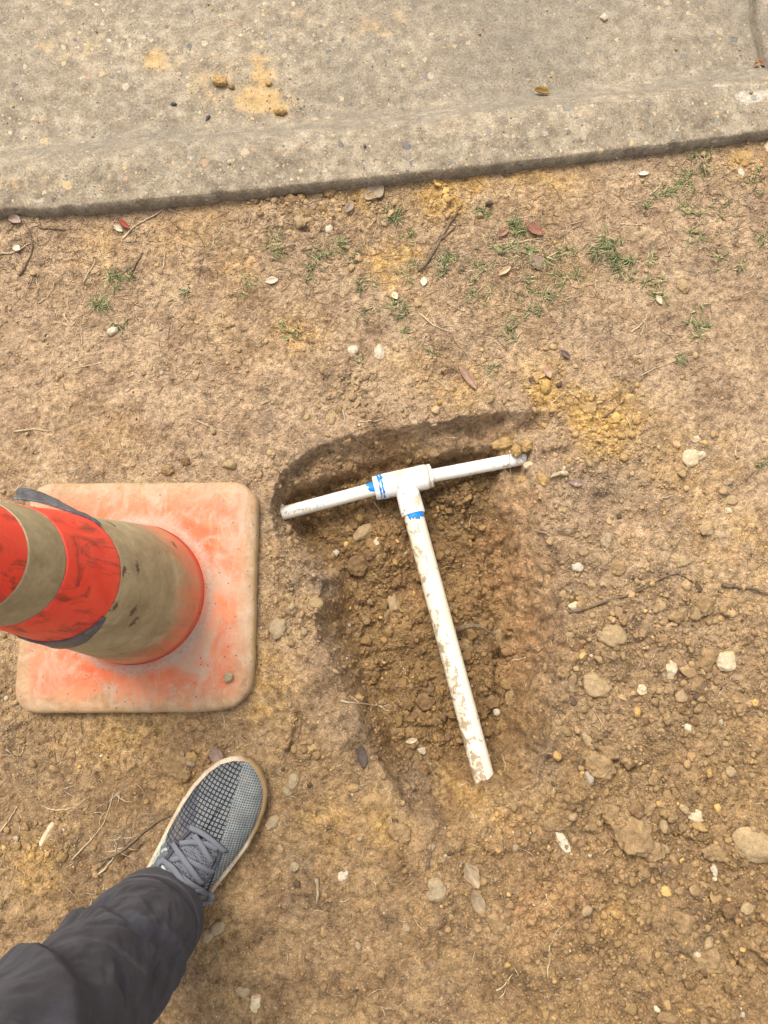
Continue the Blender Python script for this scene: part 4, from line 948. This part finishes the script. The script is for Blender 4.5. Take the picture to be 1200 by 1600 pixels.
def patch(name, C0, d, r, a0, a1, l0, l1, mat, parent, jag=.003, seed=0, na=26):
    """a thin painted or wrapped patch hugging a pipe, with a ragged edge"""
    d = d / np.linalg.norm(d); side = np.cross(d, [0, 0, 1]); side /= np.linalg.norm(side); up = np.cross(side, d)
    a = np.linspace(math.radians(a0), math.radians(a1), na); rd = np.cos(a)[:, None] * up + np.sin(a)[:, None] * side
    e0 = l0 + jag * .3 * fbm2(a * 3, a * 0, 2, 3, seed); e1 = l1 + jag * fbm2(a * 3, a * 0, 2.2, 3, seed + 9); w_ = np.sin(np.linspace(0, np.pi, na)) ** .35; e1 = e0 + (e1 - e0) * w_
    rows = [C0 + (e0 + (e1 - e0) * q)[:, None] * d + (r + .0004) * rd for q in np.linspace(0, 1, 5)] + [C0 + (e1 + (e0 - e1) * q)[:, None] * d + (r - .0006) * rd for q in np.linspace(0, 1, 5)]
    v, f = loft(np.array(rows + rows[:1]), False)
    return obj(name, new_mesh(name, v - PO, f), mat, parent)
patch('primer_stain', jc, dBr, .0168, -75, 42, .0575, .069, M['blue'], pb, .009, 3)['label'] = 'blue primer ring under the branch socket'
patch('primer_stain', tA, -dRun, .0112, -60, 100, -.001, .0105, M['blue'], pl, .007, 4)['label'] = 'blue primer ring at the left pipe joint'
for l0, l1, sd_ in ((.0080, .0112, 5), (.0128, .0162, 6)):
    patch('primer_line', tA, dRun, .0208 if l0 < .01 else .0213, -80, 80, l0, l1, M['blue'], tee, .0034, sd_)
M['ochre'] = mat_rock('old_sealant', (.36, .27, .15), (.6, .5, .33), 200, .8, .4)
patch('sealant_ring', tB, dRun, .0202, -120, 120, -.0078, -.0055, M['ochre'], tee, .001, 8)
# faded print on the left pipe
ink = NT('faded_print').done((.30, .29, .32), .7)
cu = bpy.data.curves.new('print', 'FONT'); cu.body = '1/2" Schedule 40'; cu.size = .0125; cu.resolution_u = 2; cu.shear = .25
to = bpy.data.objects.new('print_tmp', cu); COL.objects.link(to); bpy.context.view_layer.update()
tm = bpy.data.meshes.new_from_object(to.evaluated_get(bpy.context.evaluated_depsgraph_get())); bpy.data.objects.remove(to)
co = np.empty(len(tm.vertices) * 3); tm.vertices.foreach_get('co', co); co = co.reshape(-1, 3)
side = np.cross(dRun, [0, 0, 1]); side /= np.linalg.norm(side); up = np.cross(side, dRun)
start = eL + dRun * .075; ang = (co[:, 1] - .004) / .0116
# the print reads from the far side: right to left, upside down in the picture
newc = start[None] - dRun[None] * co[:, :1] + .01155 * (np.cos(ang)[:, None] * up[None] + np.sin(ang + .15)[:, None] * side[None])
tm.vertices.foreach_set('co', (newc - PO).ravel().astype(np.float32)); tm.update(); tm.name = 'printed_text'; obj('printed_text', tm, ink, pl)

# ------------------------------------------------------------------ traffic cone
cone = empty('traffic_cone', (PLC[0], PLC[1], 0)); tag(cone, 'worn orange traffic cone with dirty collars standing on its square base', 'traffic cone')
def mat_plate():
    s = NT('worn_orange_base'); e = s.xyz(s.attr('tint'))[0]; n = s.noise(14, 6, .65, .5); n2 = s.noise(60, 6, .7, .6); n3 = s.noise(260, 4, .7); st_ = s.noise(30, 5, .6, 1.2, co=s.mapping((1, .35, 1), (0, 0, .6)))
    c = s.ramp(n, [(.37, (.56, .085, .02)), (.46, (.51, .12, .045)), (.54, (.46, .17, .085)), (.63, (.41, .245, .155))])
    c = s.mix(s.math('MULTIPLY', s.mr(n2, .54, .72), .45), c, (.44, .285, .20))
    c = s.mix(s.math('MULTIPLY', s.mr(s.noise(9, 4, .6, out=0, co=s.mapping((1, 1, 1), (0, 0, 1.3))), .55, .66), .6), c, (.72, .17, .05))
    worn = s.mr(s.math('ADD', e, s.math('MULTIPLY', s.math('SUBTRACT', n, .5), .11)), .044, .012)
    c = s.mix(s.math('MULTIPLY', worn, .82), c, s.ramp(n2, [(.3, (.20, .135, .065)), (.55, (.335, .245, .13)), (.75, (.43, .33, .20))]))
    edge = s.mr(s.math('ADD', e, s.math('MULTIPLY', s.math('SUBTRACT', n2, .5), .012)), .007, .001)
    c = s.mix(s.math('MULTIPLY', edge, .55), c, (.40, .27, .12))
    c = s.mix(s.math('MULTIPLY', s.mr(st_, .52, .70), .5), c, (.42, .33, .24)); c = s.mix(s.math('MULTIPLY', s.mr(n3, .58, .70), .6), c, (.30, .21, .14))
    ring = s.mr(s.math('ADD', s.math('ABSOLUTE', s.math('SUBTRACT', s.n('VectorMath', {0: s.mapping((1, 1, 0))}, operation='LENGTH').outputs['Value'], .113)), s.math('MULTIPLY', s.math('SUBTRACT', n2, .5), .02)), .012, .0)
    c = s.mix(s.math('MULTIPLY', ring, .6), c, s.ramp(n3, [(.3, (.24, .18, .135)), (.7, (.46, .36, .29))]))
    c = s.mix(s.math('MULTIPLY', s.mr(s.noise(24, 6, .7, .8, co=s.mapping((1, 1, 1), (0, 0, 2.1))), .54, .66), .6), c, s.ramp(n3, [(.3, (.28, .20, .13)), (.7, (.50, .38, .27))]))
    vb = s.vor(70); c = s.mix(s.math('MULTIPLY', s.math('LESS_THAN', vb.outputs['Distance'], .09), .8), c, (.09, .06, .045))
    return s.done(c, .62, s.bump(s.math('ADD', n3, n2), .35, .0018), .35)
na = 128; th = np.linspace(0, 2 * np.pi, na, endpoint=False); dirs = np.stack([np.cos(th), np.sin(th)], -1)
def plate_r(off):
    out = np.zeros(na); lo, hi = np.zeros(na), np.full(na, .4)
    for _ in range(40):
        mid = .5 * (lo + hi); dv = plate_sd(PLC[0] + dirs[:, 0] * mid, PLC[1] + dirs[:, 1] * mid) < off; lo = np.where(dv, mid, lo); hi = np.where(dv, hi, mid)
    return lo
cut = .010 * np.exp(-((th - math.radians(315)) / .13) ** 2) + .004 * np.exp(-((th - math.radians(45)) / .05) ** 2)
rag = .0012 * fbm2(np.cos(th) * 3, np.sin(th) * 3, 6, 4, 77) - cut
rings, ev = [], []
for off, z in ((-.006, -.004), (-.001, .001), (.0, .006), (-.0005, .015), (-.0025, .0205), (-.006, .0235), (-.012, .0248), (-.02, .0255), (-.03, .0262), (-.045, .027), (-.056, .028)):
    rr = plate_r(off) + rag * np.exp(off / .03); rr = np.maximum(rr, .120)
    zz = z + (.0012 * fbm2(dirs[:, 0] * rr, dirs[:, 1] * rr, 16, 3, 78) if z > .02 else 0)
    rings.append(np.column_stack([dirs * rr[:, None], np.broadcast_to(zz, na)])); ev.append(np.maximum(0, -plate_sd(PLC[0] + dirs[:, 0] * rr, PLC[1] + dirs[:, 1] * rr)))
for rr, z in ((.116, .0305), (.110, .034), (.1055, .040)):
    rings.append(np.column_stack([dirs * rr, np.full(na, z)])); ev.append(np.full(na, .08))
v, f = loft(rings, True); me = new_mesh('base_plate', v, f); attr(me, 'tint', np.column_stack([np.concatenate(ev)] * 3)); obj('base_plate', me, mat_plate(), cone)
def cone_r(z): return .1055 - (.1055 - .030) * (z - .034) / (.71 - .034)
def lathe(name, prof, mat, parent, nseg=96, wob=0, seed=0):
    t = np.linspace(0, 2 * np.pi, nseg, endpoint=False)
    rings = []
    for r_, z_ in prof:
        w1 = wob * fbm2(np.cos(t) * 2 + z_ * 9, np.sin(t) * 2, 3, 3, seed)
        rings.append(np.column_stack([np.cos(t) * (r_ + w1), np.sin(t) * (r_ + w1), np.full(nseg, z_) + w1 * 1.5]))
    v, f = loft(rings, True); return obj(name, new_mesh(name, v, f), mat, parent)
def mat_cone():
    s = NT('red_orange_cone_plastic'); n = s.noise(20, 5, .6, .5); n2 = s.noise(90, 5, .7); z = s.xyz()[2]
    st_ = s.noise(34, 5, .65, 1.5, co=s.mapping((1, 1, .28), (.5, .4, 0)))
    c = s.ramp(n, [(.3, (.82, .04, .022)), (.7, (.90, .085, .045))])
    c = s.mix(s.math('MULTIPLY', s.mr(st_, .52, .64), .75), c, (.19, .028, .018)); c = s.mix(s.math('MULTIPLY', s.mr(n2, .58, .7), .35), c, (.85, .20, .12))
    return s.done(c, .42, s.bump(s.math('ADD', st_, s.math('MULTIPLY', n2, .3)), .25, .003), .45)
def mat_collar(z0, z1):
    s = NT('dirty_reflective_collar'); n = s.noise(18, 5, .6, .3); n2 = s.noise(160, 5, .7); z = s.xyz()[2]; vb = s.vor(24); nb = s.noise(120, 5, .7)
    c = s.ramp(n, [(.33, (.25, .195, .10)), (.66, (.43, .345, .20))]); c = s.mix(1.0, c, s.ramp(n2, [(.3, .85), (.7, 1.12)]), 'MULTIPLY')
    low = s.mr(s.math('ADD', z, s.math('MULTIPLY', s.math('SUBTRACT', s.noise(22, 5, .65, 1.0, co=s.mapping((1, 1, .35))), .5), .13)), z0 + .105, z0 + .006)
    c = s.mix(s.math('MULTIPLY', low, .8), c, (.72, .13, .055))
    c = s.mix(s.math('MULTIPLY', s.mr(s.noise(26, 6, .7, 1.0, co=s.mapping((1, 1, .4), (.3, 0, 0))), .53, .66), .45), c, (.20, .145, .075))
    spot = s.math('MULTIPLY', s.math('LESS_THAN', s.math('ADD', vb.outputs['Distance'], s.math('MULTIPLY', nb, .9)), .60), s.math('GREATER_THAN', s.sep(vb.outputs['Color'])[0], .6))
    c = s.mix(s.math('MULTIPLY', spot, .85), c, (.065, .03, .018))
    return s.done(c, .5, s.bump(n2, .25, .0008), .4)
zz = np.linspace(.034, .70, 40)
prof = [(cone_r(z), z) for z in zz] + [(.030, .706), (.027, .709), (.024, .706), (.0235, .69)] + [(cone_r(z) - .006, z) for z in zz[::-1][1:]]
lathe('cone_body', prof, mat_cone(), cone)
def band(name, z0, z1, mat, th_=.0007, wob=0, seed=0):
    z = np.linspace(z0, z1, 22)
    return lathe(name, [(cone_r(z0) - .001, z0)] + [(cone_r(q) + th_, q) for q in z] + [(cone_r(z1) - .0002, z1)], mat, cone, wob=wob, seed=seed)
b1 = band('reflective_collar', .048, .326, mat_collar(.048, .326)); b1['label'] = 'tall dirty beige lower collar'
b2 = band('reflective_collar', .440, .507, mat_collar(.1, .11)); b2['label'] = 'narrow dirty beige upper collar'
band('red_band', .322, .4405, mat_cone(), .0015, .0006, 3)
s = NT('duct_tape'); n = s.noise(50, 5, .65, .8); n2 = s.noise(300, 4, .7)
tape_m = s.done(s.mix(s.math('MULTIPLY', s.mr(n2, .55, .70), .45), s.ramp(n, [(.35, (.055, .055, .058)), (.65, (.15, .15, .152))]), (.42, .42, .42)), .42, s.bump(s.noise(70, 6, .7, 2.0), .9, .006), .5)
def tape(a0, a1, z0a, z0b, z1a, z1b, seed, flap=None):
    nA, nZ = 40, 8; V = []
    for side_ in (0, 1):
        for j in range(nZ):
            q = j / (nZ - 1) if side_ == 0 else 1 - j / (nZ - 1)
            for i in range(nA):
                u = i / (nA - 1); a = math.radians(a0 + (a1 - a0) * u); z0 = z0a + (z0b - z0a) * u; z1 = z1a + (z1b - z1a) * u
                z = z0 + (z1 - z0) * q + .004 * float(fbm2(np.array([u * 3]), np.array([q * .4]), 3, 3, seed)[0]) * (1 - q)
                r_ = cone_r(z) + (.0042 if side_ == 0 else .0012) + .0015 * float(fbm2(np.array([u * 5]), np.array([q * 2.]), 2, 3, seed + 5)[0]) * (side_ == 0)
                if flap:
                    k = max(0.0, (u - flap[0]) / (1 - flap[0])); r_ += flap[1] * k ** 1.5 * (1 + .3 * math.sin(q * 5)); z += flap[2] * k + .004 * math.sin(q * 7 + k * 4) * k
                V.append((r_ * math.cos(a), r_ * math.sin(a), z))
    v = np.array(V).reshape(2 * nZ, nA, 3); v, f = loft(np.concatenate([v, v[:1]]), False); nn = 2 * nZ * nA
    return obj('duct_tape', new_mesh('duct_tape', v, f), tape_m, cone)
tape(-38, -170, .320, .215, .327, .334, 3)['label'] = 'grey tape strip wrapped under the red band'
tape(50, 116, .322, .292, .324, .356, 8, (.40, .030, .0))['label'] = 'loose grey tape flap standing off the cone'

# ------------------------------------------------------------------ the person: trouser leg and trainer
rz = math.atan2(SH_D[1], SH_D[0])
person = empty('person', (SH_O[0], SH_O[1], 0), rz); tag(person, 'person in dark grey trousers and grey mesh trainer standing by the cone', 'person')
def to_uv(x, y):
    dx, dy = x - SH_O[0], y - SH_O[1]; return dx * SH_D[0] + dy * SH_D[1], -(dx * SH_P[0] + dy * SH_P[1])     # local y points to the wearer's left
def z6(a, b): return 180 + a / 4.444, 1170 + b / 4.444
# sole outline: (u, left +v, right -v)
UO = np.array([0, .006, .02, .045, .075, .105, .14, .175, .205, .235, .262, .283, .297, .306, .310])
VL = np.array([0, .018, .031, .040, .044, .0455, .048, .0515, .053, .0515, .046, .037, .026, .013, 0])
VR = np.array([0, .018, .031, .040, .044, .0470, .0505, .0555, .059, .0580, .053, .044, .031, .016, 0])
HZ = (np.array([0, .03, .06, .09, .115, .14, .17, .20, .23, .26, .285, .30, .310]), np.array([.075, .088, .096, .102, .104, .099, .086, .0745, .065, .058, .050, .042, .034]))
def vl(u): return np.interp(u, UO, VL)
def vr(u): return np.interp(u, UO, VR)
Z0 = .024
def top_z(u, v):
    hz = np.interp(u, *HZ); half = np.where(v > 0, vl(u), vr(u)) - .002; q = np.clip(np.abs(v) / np.maximum(half, 1e-4), 0, 1)
    return Z0 + (hz - Z0) * (1 - q ** 2.3) ** .62
def shoe_px(px, py):
    z = .07
    for _ in range(25):
        x, y = P(px, py, z); u, v = to_uv(x, y); z = .5 * z + .5 * float(top_z(np.array(min(max(u, 0), .31)), np.array(v)))
    return u, v
def outline(n):
    uu = .155 - .155 * np.cos(np.linspace(0, np.pi, n)); L_ = np.column_stack([uu, vl(uu)]); R_ = np.column_stack([uu[::-1], -vr(uu[::-1])]); return np.vstack([L_, R_[1:-1]])
ol = outline(70); cen = np.column_stack([np.clip(ol[:, 0], .04, .27), np.zeros(len(ol))])
def inset(d): 
    vv = ol - cen; ln = np.linalg.norm(vv, axis=1)[:, None] + 1e-9; return ol - vv / ln * d
def mat_upper():
    s = NT('grey_knit_upper'); X = s.xyz(); u, v = X[0], X[1]; n = s.noise(60, 4); nf = s.noise(500, 3)
    wob = s.math('MULTIPLY', s.math('SUBTRACT', s.noise(25, 2), .5), .006)
    # right side: fine light weave over slate
    def lines(co, per, wd): return s.math('LESS_THAN', s.math('ABSOLUTE', s.math('SUBTRACT', s.math('FRACT', s.math('DIVIDE', co, per)), .5)), wd * .5)
    a = s.math('ADD', u, s.math('MULTIPLY', v, .25)); b = s.math('SUBTRACT', v, s.math('MULTIPLY', u, .25))
    weave = s.math('MAXIMUM', lines(a, .0034, .34), lines(b, .0034, .34))
    c = s.mix(weave, (.075, .08, .084), s.mix(s.mr(n, .35, .65), (.19, .20, .192), (.29, .30, .285)))
    # black net over light cells with small rings, toe and left
    la = s.math('ADD', s.math('MULTIPLY', u, .98), s.math('MULTIPLY', v, .12)); lb = s.math('SUBTRACT', v, s.math('MULTIPLY', u, .12))
    net = s.math('MAXIMUM', lines(la, .0058, .27), lines(lb, .0058, .27))
    fa = s.math('SUBTRACT', s.math('FRACT', s.math('ADD', s.math('DIVIDE', la, .0058), .5)), .5); fb = s.math('SUBTRACT', s.math('FRACT', s.math('ADD', s.math('DIVIDE', lb, .0058), .5)), .5)
    rad = s.math('SQRT', s.math('ADD', s.math('MULTIPLY', fa, fa), s.math('MULTIPLY', fb, fb))); ringm = s.math('LESS_THAN', s.math('ABSOLUTE', s.math('SUBTRACT', rad, .24)), .085)
    cell = s.mix(s.math('MULTIPLY', ringm, .55), s.mix(s.mr(n, .4, .6), (.095, .10, .104), (.145, .148, .148)), (.29, .30, .29))
    cell2 = s.mix(s.mr(n, .4, .6), (.085, .088, .105), (.125, .128, .14))
    # the rings thin out towards the wearer's left and rear
    left = s.mr(s.math('ADD', s.math('SUBTRACT', v, s.math('MULTIPLY', s.math('SUBTRACT', u, .2), .65)), wob), .012, .014)
    cell = s.mix(left, cell, cell2)
    cn = s.mix(net, cell, (.022, .022, .026))
    zone = s.mr(s.math('ADD', s.math('ADD', v, s.math('MULTIPLY', s.math('SUBTRACT', u, .25), -.33)), wob), -.014, -.012)
    zone = s.math('MULTIPLY', zone, s.mr(s.math('SUBTRACT', u, s.math('MULTIPLY', v, .35)), .148, .150))
    c = s.mix(zone, c, cn)
    rear = s.mr(s.math('SUBTRACT', u, s.math('MULTIPLY', v, .35)), .150, .148); leftr = s.mr(v, .008, .012)
    camo = s.mix(s.mr(s.noise(30, 2, .4, 1.5, co=s.mapping((1, .45, 1), (0, 0, .7))), .53, .56), (.12, .135, .14), (.42, .45, .42))
    c = s.mix(s.math('MULTIPLY', rear, leftr), c, camo)
    c = s.mix(1.0, c, s.ramp(nf, [(.3, .8), (.7, 1.15)]), 'MULTIPLY'); c = s.mix(s.math('MULTIPLY', s.mr(s.noise(35, 6, .7), .52, .7), .35), c, (.27, .21, .14))
    return s.done(c, .85, s.bump(s.math('ADD', s.math('MULTIPLY', net, -.6), s.math('ADD', weave, nf)), .4, .0012), .2)
rings = []
for i in range(26):
    q = i / 25; a = q * math.pi / 2
    k = 1 - q; pts = cen * 0
    base = inset(.002); mid = np.column_stack([np.clip(ol[:, 0] * .999, .03, .285), np.zeros(len(ol))])
    pts = mid + (base - mid) * k; zt = top_z(np.clip(pts[:, 0], 0, .3099), pts[:, 1])
    rings.append(np.column_stack([pts, np.maximum(zt, Z0) if q > 0 else np.full(len(ol), Z0 - .004)]))
v, f = loft(rings, True, True, False)
f.append(list(range(25 * len(ol), 26 * len(ol))))
shoe = obj('shoe', new_mesh('shoe', v, f), mat_upper(), person)
def mat_sole():
    s = NT('cream_rubber_sole'); u = s.xyz()[0]; v = s.xyz()[1]; n = s.noise(40, 5, .6); n2 = s.noise(250, 4, .7)
    gum = s.mr(s.math('SUBTRACT', s.math('SUBTRACT', u, s.math('MULTIPLY', v, 1.3)), s.math('MULTIPLY', n, .04)), .262, .285)
    c = s.mix(gum, s.ramp(n, [(.3, (.50, .38, .24)), (.7, (.66, .54, .39))]), s.ramp(n, [(.3, (.20, .118, .045)), (.7, (.31, .195, .088))]))
    c = s.mix(s.math('MULTIPLY', s.mr(n2, .48, .66), .6), c, (.26, .18, .10)); c = s.mix(s.math('MULTIPLY', s.mr(s.noise(18, 5, .7), .5, .64), .5), c, (.24, .165, .09))
    return s.done(c, .6, s.bump(n2, .3, .001), .35)
rings = []
for d_, z_ in ((.006, -.002), (.001, .0), (-.001, .006), (-.0025, .014), (-.003, .021), (-.0015, .0255), (.0015, .0270), (.006, .0262)):
    o_ = inset(d_); spring = .010 * np.clip((ol[:, 0] - .24) / .07, 0, 1) ** 2
    wav = .0012 * np.sign(np.sin(ol[:, 0] * 300)) * (z_ > .003) * (z_ < .02) * 0
    rings.append(np.column_stack([o_, z_ + spring * (1 if z_ > .01 else .6)]))
v, f = loft(rings, True, True, True); obj('sole', new_mesh('sole', v, f), mat_sole(), shoe)
# tongue, eyestays, laces laid over the instep
def ribbon(name, pts_px, wd, lift, mat, thick=.0016, arch=0.0):
    uv = smooth_line([shoe_px(*z6(*q)) for q in pts_px], 8); n = len(uv); d = np.gradient(uv, axis=0); d /= np.linalg.norm(d, axis=1)[:, None] + 1e-9; nn = np.column_stack([-d[:, 1], d[:, 0]])
    k = np.linspace(0, 1, n); rows = []
    for s_, dz in ((-.5, 0), (-.42, thick), (0, thick * 1.25), (.42, thick), (.5, 0), (.3, -.001), (-.3, -.001)):
        q = uv + nn * (s_ * wd); z = top_z(np.clip(q[:, 0], 0, .3099), q[:, 1]); zc = top_z(np.clip(uv[:, 0], 0, .3099), uv[:, 1]); z = .35 * z + .65 * zc
        rows.append(np.column_stack([q, z + lift + dz + arch * np.sin(k * np.pi)]))
    v, f = loft(np.array(rows).transpose(1, 0, 2), True, True, True); return obj(name, new_mesh(name, v, f), mat, shoe)
s = NT('tongue_mesh'); vv = s.vor(330, rnd=.25); tm_ = s.done(s.mix(s.math('LESS_THAN', vv.outputs['Distance'], .34), (.135, .135, .15), (.02, .02, .025)), .85, s.bump(vv.outputs['Distance'], .6, .0015), .2)
q4 = [shoe_px(*z6(*p)) for p in ((530, 575), (735, 690), (600, 960), (330, 800))]
rows = []
for a in np.linspace(0, 1, 18):
    l_ = np.array(q4[0]) * (1 - a) + np.array(q4[3]) * a; r_ = np.array(q4[1]) * (1 - a) + np.array(q4[2]) * a; row = []
    for b in np.linspace(0, 1, 12):
        p = l_ * (1 - b) + r_ * b; row.append((p[0], p[1], float(top_z(np.array(p[0]), np.array(p[1]))) + .0022 - .003 * (abs(b - .5) > .47)))
    rows.append(row)
rows = np.array(rows); back = rows[::-1].copy(); back[:, :, 2] -= .004
v, f = loft(np.concatenate([rows, back, rows[:1]]), False); obj('tongue', new_mesh('tongue', v, f), tm_, shoe)
s = NT('eyestay_trim'); ey = s.done((.045, .045, .055), .7, s.bump(s.noise(600, 2), .3, .0008), .3)
ribbon('eyestay', [(545, 545), (470, 620), (385, 725), (330, 800)], .0055, .0012, ey); ribbon('eyestay', [(545, 545), (640, 590), (740, 680), (775, 720)], .0050, .0012, ey); ribbon('eyestay', [(738, 690), (720, 760), (670, 860), (605, 950)], .0055, .0012, ey)
s = NT('grey_lace'); la_n = s.n('TexWave', {'Vector': s.co, 'Scale': 420, 'Distortion': 2}); lace_m = s.done(s.mix(la_n.outputs['Fac'], (.115, .118, .13), (.20, .205, .22)), .85, s.bump(la_n.outputs['Fac'], .4, .001), .2)
for pts, lf, arc in ([[(520, 540), (600, 575), (690, 640), (770, 712)], .003, .002], [[(452, 652), (540, 640), (640, 655), (715, 695)], .003, .003], [[(555, 590), (610, 660), (650, 730), (678, 780)], .0055, .003],
        [[(405, 645), (470, 730), (550, 840), (615, 930)], .0055, .004], [[(395, 765), (480, 752), (590, 805), (690, 855)], .003, .003], [[(330, 752), (410, 815), (475, 900), (520, 955)], .0055, .003],
        [[(415, 850), (500, 900), (600, 965), (655, 990)], .004, .004], [[(530, 985), (600, 975), (660, 985), (685, 1015), (650, 1035)], .006, .004], [[(540, 1010), (600, 1020), (660, 1030)], .004, .003], [[(545, 1045), (610, 1055), (680, 1050)], .003, .002], [[(300, 800), (320, 775), (345, 770)], .004, .002]):
    ribbon('lace', pts, .0072, lf, lace_m, .0018, arc)
# trouser leg: rings stacked up the shin, loosely folded
def mat_trouser():
    s = NT('dark_grey_cotton'); n = s.noise(10, 5, .6, .4); tw = s.n('TexWave', {'Vector': s.mapping((1, 1, 1), (.4, .3, .8)), 'Scale': 700, 'Distortion': 1.0}); nf = s.noise(700, 3, .7); n5 = s.noise(70, 5, .65)
    c = s.ramp(n, [(.3, (.034, .029, .029)), (.5, (.042, .038, .043)), (.66, (.050, .050, .062))]); c = s.mix(1.0, c, s.ramp(nf, [(.3, .8), (.7, 1.2)]), 'MULTIPLY'); c = s.mix(s.math('MULTIPLY', s.mr(n5, .6, .75), .22), c, (.11, .085, .06))
    c = s.mix(s.math('MULTIPLY', s.xyz(s.attr('tint'))[0], .55), c, (.17, .158, .17))
    cr = s.noise(26, 4, .6, 1.5, co=s.mapping((1, 1, .6), (.5, .2, 0)))
    return s.done(c, .9, s.bump(s.math('ADD', s.math('ADD', tw.outputs['Fac'], s.math('MULTIPLY', nf, .7)), s.math('MULTIPLY', cr, 6.0)), .35, .0012), .1, **{'Sheen Weight': .08})
lc = P(240, 1432, .09); lu, lv = to_uv(*lc); lu -= .017; lv -= .004
nT = 200; th = np.linspace(0, 2 * np.pi, nT, endpoint=False); zs = np.concatenate([np.linspace(.078, .20, 62), np.linspace(.203, .92, 150)])
def th_s(t): return (t - .5 + np.pi) % (2 * np.pi) - np.pi
rings, seam = [], []
for z in zs:
    R_ = np.interp(z + .008 * np.sin(th * 2 + .6) + .004 * np.sin(th * 5), [.078, .085, .125, .135, .143, .155, .20, .28, .36, .46, .60, .80, .92], [.0660, .0680, .0685, .0680, .0715, .0720, .0690, .0705, .0755, .0800, .0900, .105, .108])
    cx = lu + .004 * (z < .126) - .012 * np.clip((z - .1) / .4, 0, 1) + np.interp(z, [0, .46, .92], [0, .012, .0]); cy = lv + np.interp(z, [0, .2, .46, .92], [0, .004, .006, .02])
    cs, sn = np.cos(th), np.sin(th); p3 = np.column_stack([cs * 1.15, sn * 1.15, np.full(nT, z * 8.0)])
    p4 = np.column_stack([cs * 1.0 + z * 3, sn * 1.0, z * 12 + 1.4 * th * 0 + 2.2 * cs])
    fo = .006 * fbm3(p3 + 3, 2, 11) + .006 * (1 - np.abs(fbm3(p4, 2, 12)) * 3.0) * np.interp(z, [.1, .16, .3, .9], [0, 1, .8, .5]) * .55 + .0026 * (.5 - 2.2 * np.abs(fbm3(p4 * 2.6, 3, 13))) + .0012 * fbm3(p4 * 7, 2, 14)
    for a0, z0, tw_, wz, am in ((.2, .155, .035, .013, .010), (-.9, .20, .05, .014, .010), (1.1, .225, -.05, .016, .012), (-.2, .30, .07, .018, .012), (-1.5, .33, .06, .02, .012), (1.4, .36, -.06, .02, .012), (.4, .44, -.07, .022, .014), (-1.0, .46, .08, .022, .012)):
        da = (th - a0 + np.pi) % (2 * np.pi) - np.pi; zl = z0 + tw_ * da + .015 * da ** 2
        fo = fo + .55 * am * np.exp(-(da / .95) ** 2) * (np.exp(-((z - zl) / wz) ** 2) - .6 * np.exp(-((z - zl + 1.7 * wz) / wz) ** 2))
    fade = np.interp(z, [.078, .125, .145, .20], [.2, .22, .4, 1]); r_ = R_ * (1 + .06 * cs) + fo * fade
    r_ = r_ - .0022 * np.exp(-((z - .117) / .002) ** 2)
    sa = (th - 1.62 + np.pi) % (2 * np.pi) - np.pi; sm = np.exp(-(sa / .018) ** 2); r_ = r_ + .0022 * sm * (z > .12) - .0025 * np.exp(-((z - .375 - .05 * th_s(th)) / .003) ** 2) * (np.abs(th_s(th)) < 1.1)
    rings.append(np.column_stack([cx + cs * r_, cy + sn * r_, np.full(nT, z) + .004 * cs * fade + .003 * np.sin(2 * th) * (z < .13)])); seam.append(np.clip(1.2 * np.exp(-((z - .1175) / .003) ** 2) + .5 * np.exp(-((z - .139) / .004) ** 2) + .5 * np.exp(-((np.abs(sa) - .05) / .012) ** 2) * (z > .13) + .4 * np.exp(-((z - .080) / .003) ** 2) + .5 * np.exp(-((z - .375 - .05 * th_s(th)) / .0035) ** 2) * (np.abs(th_s(th)) < 1.1), 0, 1) * np.ones(nT))
inner = [r0 * np.array([1, 1, 1]) for r0 in rings[:18]][::-1]; ce = np.array([lu, lv])
inn = [np.column_stack([ce + (q[:, :2] - ce) * .965, q[:, 2] + .0005]) for q in rings[:18]][::-1]
allr = np.array(inn + rings); v, f = loft(allr, True, False, True); sm = np.concatenate([np.zeros(18 * nT), np.concatenate(seam)])
tr_m = mat_trouser(); me = new_mesh('trouser_leg', v, f); attr(me, 'tint', np.column_stack([sm] * 3)); trou = obj('trouser_leg', me, tr_m, person)
